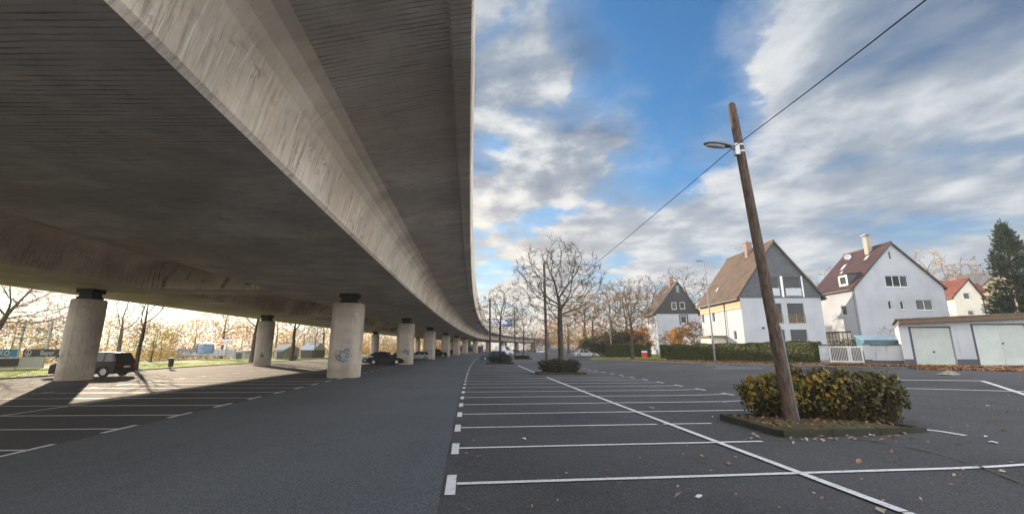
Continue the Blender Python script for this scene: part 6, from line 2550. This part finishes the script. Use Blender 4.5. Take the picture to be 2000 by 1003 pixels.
def banner(label, s0, s1, z0, z1, col, words_, ring_=False, name='banner', tint=M['framewhite'], off=.09):
    a, c = fpt(s0), fpt(s1)
    d = (c - a); L = d.length
    rz = math.atan2(d.y, d.x)
    n = Vector((math.sin(rz), -math.cos(rz), 0))          # towards the lot
    t = thing('banner', label, 'banner', a + n * off, rz, 'advertising banners on the sports fence')
    b = MB()
    k = 14
    vs = []
    for i in range(k + 1):
        y = .012 * math.sin(i * 1.7)
        for yy_, z in ((y, z0), (y, z1), (y + .012, z1), (y + .012, z0)):
            vs.append((L * i / k, yy_, z))
    fs = []
    for i in range(k):
        for j in range(4):
            fs.append((4 * i + j, 4 * i + (j + 1) % 4, 4 * i + 4 + (j + 1) % 4, 4 * i + 4 + j))
    fs += [(0, 1, 2, 3), (4 * k, 4 * k + 3, 4 * k + 2, 4 * k + 1)]
    b.add(vs, fs)
    b.build('cloth', col, t)
    for (u, v, size, s_) in words_:
        text_mesh('lettering', s_, size, tint, t, Matrix.Translation((u * L, -.03, z0 + v * (z1 - z0))) @ Matrix.Rotation(math.pi / 2, 4, 'X'))
    if ring_:
        b = MB()
        cx_, cz_, r0 = .12 * L, (z0 + z1) / 2, (z1 - z0) * .42
        n_ = 28
        for rr in (r0, ):
            vs = []
            for i in range(n_):
                a_ = 2 * math.pi * i / n_
                for q in (rr, rr * .84):
                    for yy_ in (-.026, -.018):
                        vs.append((cx_ + q * math.cos(a_), yy_, cz_ + q * math.sin(a_)))
            b.add(vs, [(4 * i + j, 4 * ((i + 1) % n_) + j, 4 * ((i + 1) % n_) + q, 4 * i + q) for i in range(n_) for j, q in ((0, 2), (2, 3), (3, 1), (1, 0))])
        b.bar((cx_, -.022, cz_ - r0 * .8), (cx_, -.022, cz_ + r0 * .84), .05, .01, up=(0, 1, 0))
        b.bar((cx_, -.026, cz_ - r0 * .05), (cx_ - r0 * .7, -.026, cz_ - r0 * .55), .05, .01, up=(0, 1, 0))
        b.bar((cx_, -.026, cz_ - r0 * .05), (cx_ + r0 * .7, -.026, cz_ - r0 * .55), .05, .01, up=(0, 1, 0))
        b.build('emblem', tint, t)
    return t


def s_at(px):
    """chainage where the fence line is seen at a photo column"""
    best = min((abs((lambda q: (q.x / (q.y * CP + (.5 - EYE) * SP)) * FOC + CX)(fpt(s / 10.0)) - px), s / 10.0) for s in range(150, 900))
    return best[1]


navy = pmat('navy_banner', (.045, .075, .125), .6, .1, 2)
cyan = pmat('cyan_banner', (.06, .30, .55), .6, .1, 2)
blackb = pmat('black_banner', (.025, .03, .035), .6, .1, 2)
sA, sB, sC, sD = s_at(-8), s_at(27), s_at(38), s_at(112)
banner('bright blue banner with white lettering on the sports fence, leftmost', sA - 2, sB, 1.12, 1.85, cyan, [(.68, .48, .62, 'KO')])
banner('black banner under the bright blue one on the sports fence', sA - 2, s_at(33), .30, .98, blackb, [])
banner('dark blue banner with round emblem and white lettering beside the pier', sC, sD, 1.12, 1.85, navy, [(.62, .47, .62, 'Bayer')], True)

# white advertising wall with blue board, and the red and white sign
def face_box(px0, py0, px1, py1, Y):
    a, c = at(px0, py1, Y), at(px1, py0, Y)
    return a.x, a.z, c.x, c.z


YW = 78.0
x0, z0, x1, z1 = face_box(345, 694, 458, 672, YW)
t = thing('advertising_wall', 'long white advertising wall with dark lettering and a blue board', 'wall', ((x0 + x1) / 2, YW, 0))
w = (x1 - x0) / 2
b = MB()
b.b2((-w, 0, z0 - .9), (w, .3, z1))
b.build('wall', M['white'], t)
text_mesh('lettering', 'reloga', 1.25, pmat('dark_lettering', (.05, .05, .09), .6, .1, 3), t, Matrix.Translation(((at(366, 682, YW).x) - (x0 + x1) / 2, -.03, at(366, 682, YW).z)) @ Matrix.Rotation(math.pi / 2, 4, 'X'), .012)
b = MB()
cx_, cz_ = at(384.5, 675.5, YW).x - (x0 + x1) / 2, at(384.5, 675.5, YW).z - .1
n_ = 20
vs = []
for i in range(n_):
    a_ = 2 * math.pi * i / n_
    for q in (.36, .22):
        for yy_ in (-.04, -.005):
            vs.append((cx_ + q * math.cos(a_), yy_, cz_ + q * math.sin(a_)))
b.add(vs, [(4 * i + j, 4 * ((i + 1) % n_) + j, 4 * ((i + 1) % n_) + q, 4 * i + q) for i in range(n_) for j, q in ((0, 2), (2, 3), (3, 1), (1, 0))])
b.build('emblem', pmat('green_ring', (.06, .22, .12), .6, .1, 3), t)
bx = [q - (x0 + x1) / 2 if i % 2 == 0 else q for i, q in enumerate(face_box(385, 688, 417, 673, YW))]
b = MB()
b.b2((bx[0], -.08, bx[1]), (bx[2], -.003, bx[3]))
bd = b.build('board', M['plinth'], t)
b = MB()
b.b2((bx[0] + .2, -.10, bx[1] + .15), (bx[2] - .2, -.083, bx[3] - .15))
b.build('board_face', pmat('board_blue', (.07, .20, .36), .4, .2, .8), bd)
b = MB()
for k in range(6):
    z = bx[1] + .3 + (bx[3] - bx[1] - .5) * k / 6
    b.b2((bx[0] + .35, -.112, z), (bx[0] + (bx[2] - bx[0]) * (.30 + .05 * (k % 3)), -.103, z + .07))
b.build('lines', M['framewhite'], bd)
b = MB()
for px in (403, 418, 437):
    x = at(px, 690, YW).x - (x0 + x1) / 2
    b.tube([(x, -1.5, -.1), (x, -1.5, 2.0)], .04, 6)
b.build('posts', M['greymetal'], t)
x0, z0, x1, z1 = face_box(431, 673, 449, 662, YW - 1)
t = thing('board_sign', 'small white sign with red lettering above the white advertising wall', 'sign', ((x0 + x1) / 2, YW - .6, 0))
w = (x1 - x0) / 2
b = MB(); b.b2((-w, -.05, z0), (w, .05, z1)); b.build('panel', M['framewhite'], t)
b = MB()
b.tube([(0, .13, -.1), (0, .13, z1 - .1)], .07, 8); b.build('post', M['greymetal'], t)
text_mesh('lettering', 'AUTO', .75, pmat('red_lettering', (.5, .03, .05), .6, .1, 3), t, Matrix.Translation((0, -.06, z0 + (z1 - z0) * .62)) @ Matrix.Rotation(math.pi / 2, 4, 'X'), .006, .95)
b = MB()
for k in range(2):
    b.b2((-w * .8, -.062, z0 + .1 + .17 * k), (w * .8, -.052, z0 + .18 + .17 * k))
b.build('lines', M['plinth'], t)
# further low walls, sheds and roofs in the background
def shed(label, px0, px1, py_top, Y, wallm, roofm, rise=.0, py_roof=None, depth=6):
    a, c = at(px0, py_top, Y), at(px1, py_top, Y)
    w = c.x - a.x
    t = thing('shed', label, 'shed', (a.x, Y, 0))
    b = MB()
    b.b2((0, 0, -.2), (w, depth, a.z))
    b.build('wall', wallm, t)
    zr = at(px0, py_roof, Y).z if py_roof else a.z + .3
    b = MB()
    b.loft([[Vector((x, y, z)) for y, z in ((-.3, a.z + .003), (depth + .3, a.z + .003), (depth * .5, zr))] for x in (-.3, w + .3)])
    b.build('roof', roofm, t)
    b = MB()
    b.b2((w * .3, -.05, 0), (w * .3 + 1.1, -.003, min(2.1, a.z * .8)))
    b.build('door', M['plinth'], t)
    return t


red_ = pmat('faded_red_panel', (.42, .10, .08), .7, .1, 2)
shed('low shed with a red front behind the trees right of the red and white sign', 470, 492, 684, 84, red_, M['white'], 0, 681)
shed('white gabled shed right of the pier with white graffiti', 537, 553, 683, 80, M['white'], M['white'], 0, 672)
shed('pale shed roof behind the double-trunked tree', 588, 610, 683, 88, M['plinth'], pmat('pale_blue_roof', (.45, .50, .58), .5, .1, 1), 0, 668)
shed('low grey wall shed under the white advertising wall trees', 455, 480, 686, 82, M['white'], M['greymetal'], 0, 685)


def bin_(label, px, py, h=.85):
    p = gp(px, py)
    t = thing('waste_bin', label, 'waste bin', p, 0, 'waste bins along the lawn')
    b = MB()
    b.tube([(0, 0, .22), (0, 0, h * .98)], [.19, .23], 12)
    b.tube([(0, 0, -.05), (0, 0, .24)], .05, 8)
    b.build('body', M['darkmetal'], t, smooth=True)
    b = MB()
    b.tube([(0, 0, h * .985), (0, 0, h * 1.04)], .25, 12)
    b.build('lid', M['greymetal'], t, smooth=True)


bin_('dark waste bin at the lawn edge right of the dark SUV', 332, 720.5, 1.0)
bin_('grey waste bin at the foot of the double-trunked tree', 576, 704.5, .95)
bin_('dark waste bin just right of the pier with white graffiti', 540, 699.5, 1.1)

# the belt of woods and scrub that closes the view all round
def woods(name, label, pts, h0, h1, n, size, mats_, seed, depth=10):
    r = random.Random(seed)
    b = MB()
    seg = [(Vector(a), Vector(c)) for a, c in zip(pts, pts[1:])]
    Ls = [(c - a).length for a, c in seg]
    tot = sum(Ls)
    for _ in range(n):
        u = r.uniform(0, tot)
        for (a, c), L in zip(seg, Ls):
            if u <= L:
                break
            u -= L
        p = a.lerp(c, u / L)
        q = p + Vector((r.gauss(0, depth * .4), r.uniform(0, depth)))
        hh = h0 + (h1 - h0) * (.5 + .8 * noise.noise(Vector((q.x * .045 + seed, q.y * .045, 0))) + .35 * noise.noise(Vector((q.x * .2 + seed, q.y * .2, 7))))
        z = hh * (r.random() ** 1.15)
        if noise.noise(Vector((q.x * .16, q.y * .16, z * .2 + seed))) < -.12:
            continue
        k = 0
        f = noise.noise(Vector((q.x * .06 + 9, q.y * .06, seed)))
        k = min(len(mats_) - 1, max(0, int((f + .45) / .9 * len(mats_) + r.gauss(0, .35))))
        leaf(b, Vector((q.x, q.y, z)), size, r, k)
    tag(b.build(name, [M[m_] for m_ in mats_], None, fix=False), label, 'woods', kind='stuff')


woods('far_woods', 'far hazy belt of autumn woods and scrub behind the lawn on the left', [(-170, 60), (-120, 95), (-95, 120), (-70, 150), (-45, 200), (-25, 270)], 4, 12, 95000, .36, ['leaf_olive', 'leaf_rust', 'leaf_olive', 'leaf_gold', 'leaf_rust'], 3, 22)
woods('far_scrub', 'low scrub behind the sports fence and along the far edge of the lawn', [(-75, 40), (-62, 60), (-58, 84), (-52, 110), (-46, 140)], .6, 3.0, 26000, .2, ['leaf_olive', 'leaf_rust', 'leaf_olive', 'leaf_gold'], 8, 9)
woods('far_woods', 'brown and rust-coloured far woods at the end of the car park and behind the houses', [(18, 300), (36, 190), (50, 150), (80, 135), (120, 130), (190, 120)], 6, 16, 52000, .48, ['leaf_rust', 'leaf_olive', 'leaf_rust', 'leaf_rust'], 5, 24)
# ------------------------------------------------------------------ thin autumn haze: pale air round the whole place
hb = MB()
hb.b2((-620, -140, -1.4), (620, 830, 34))
hm = bpy.data.materials.new('haze')
hm.use_nodes = True
hm.node_tree.nodes.clear()
HN = NT(hm.node_tree)
ho = HN.n('ShaderNodeOutputMaterial')
pv = HN.n('ShaderNodeVolumePrincipled', {'Color': (0.96, 0.95, 0.93, 1), 'Density': 0.00062, 'Anisotropy': 0.35})
hm.node_tree.links.new(pv.outputs[0], ho.inputs['Volume'])
h_o = hb.build('haze', hm)
h_o['kind'] = 'stuff'
tag(h_o, 'thin pale autumn haze filling the air over the whole car park', 'haze', kind='stuff')
SC.cycles.volume_bounces = 0
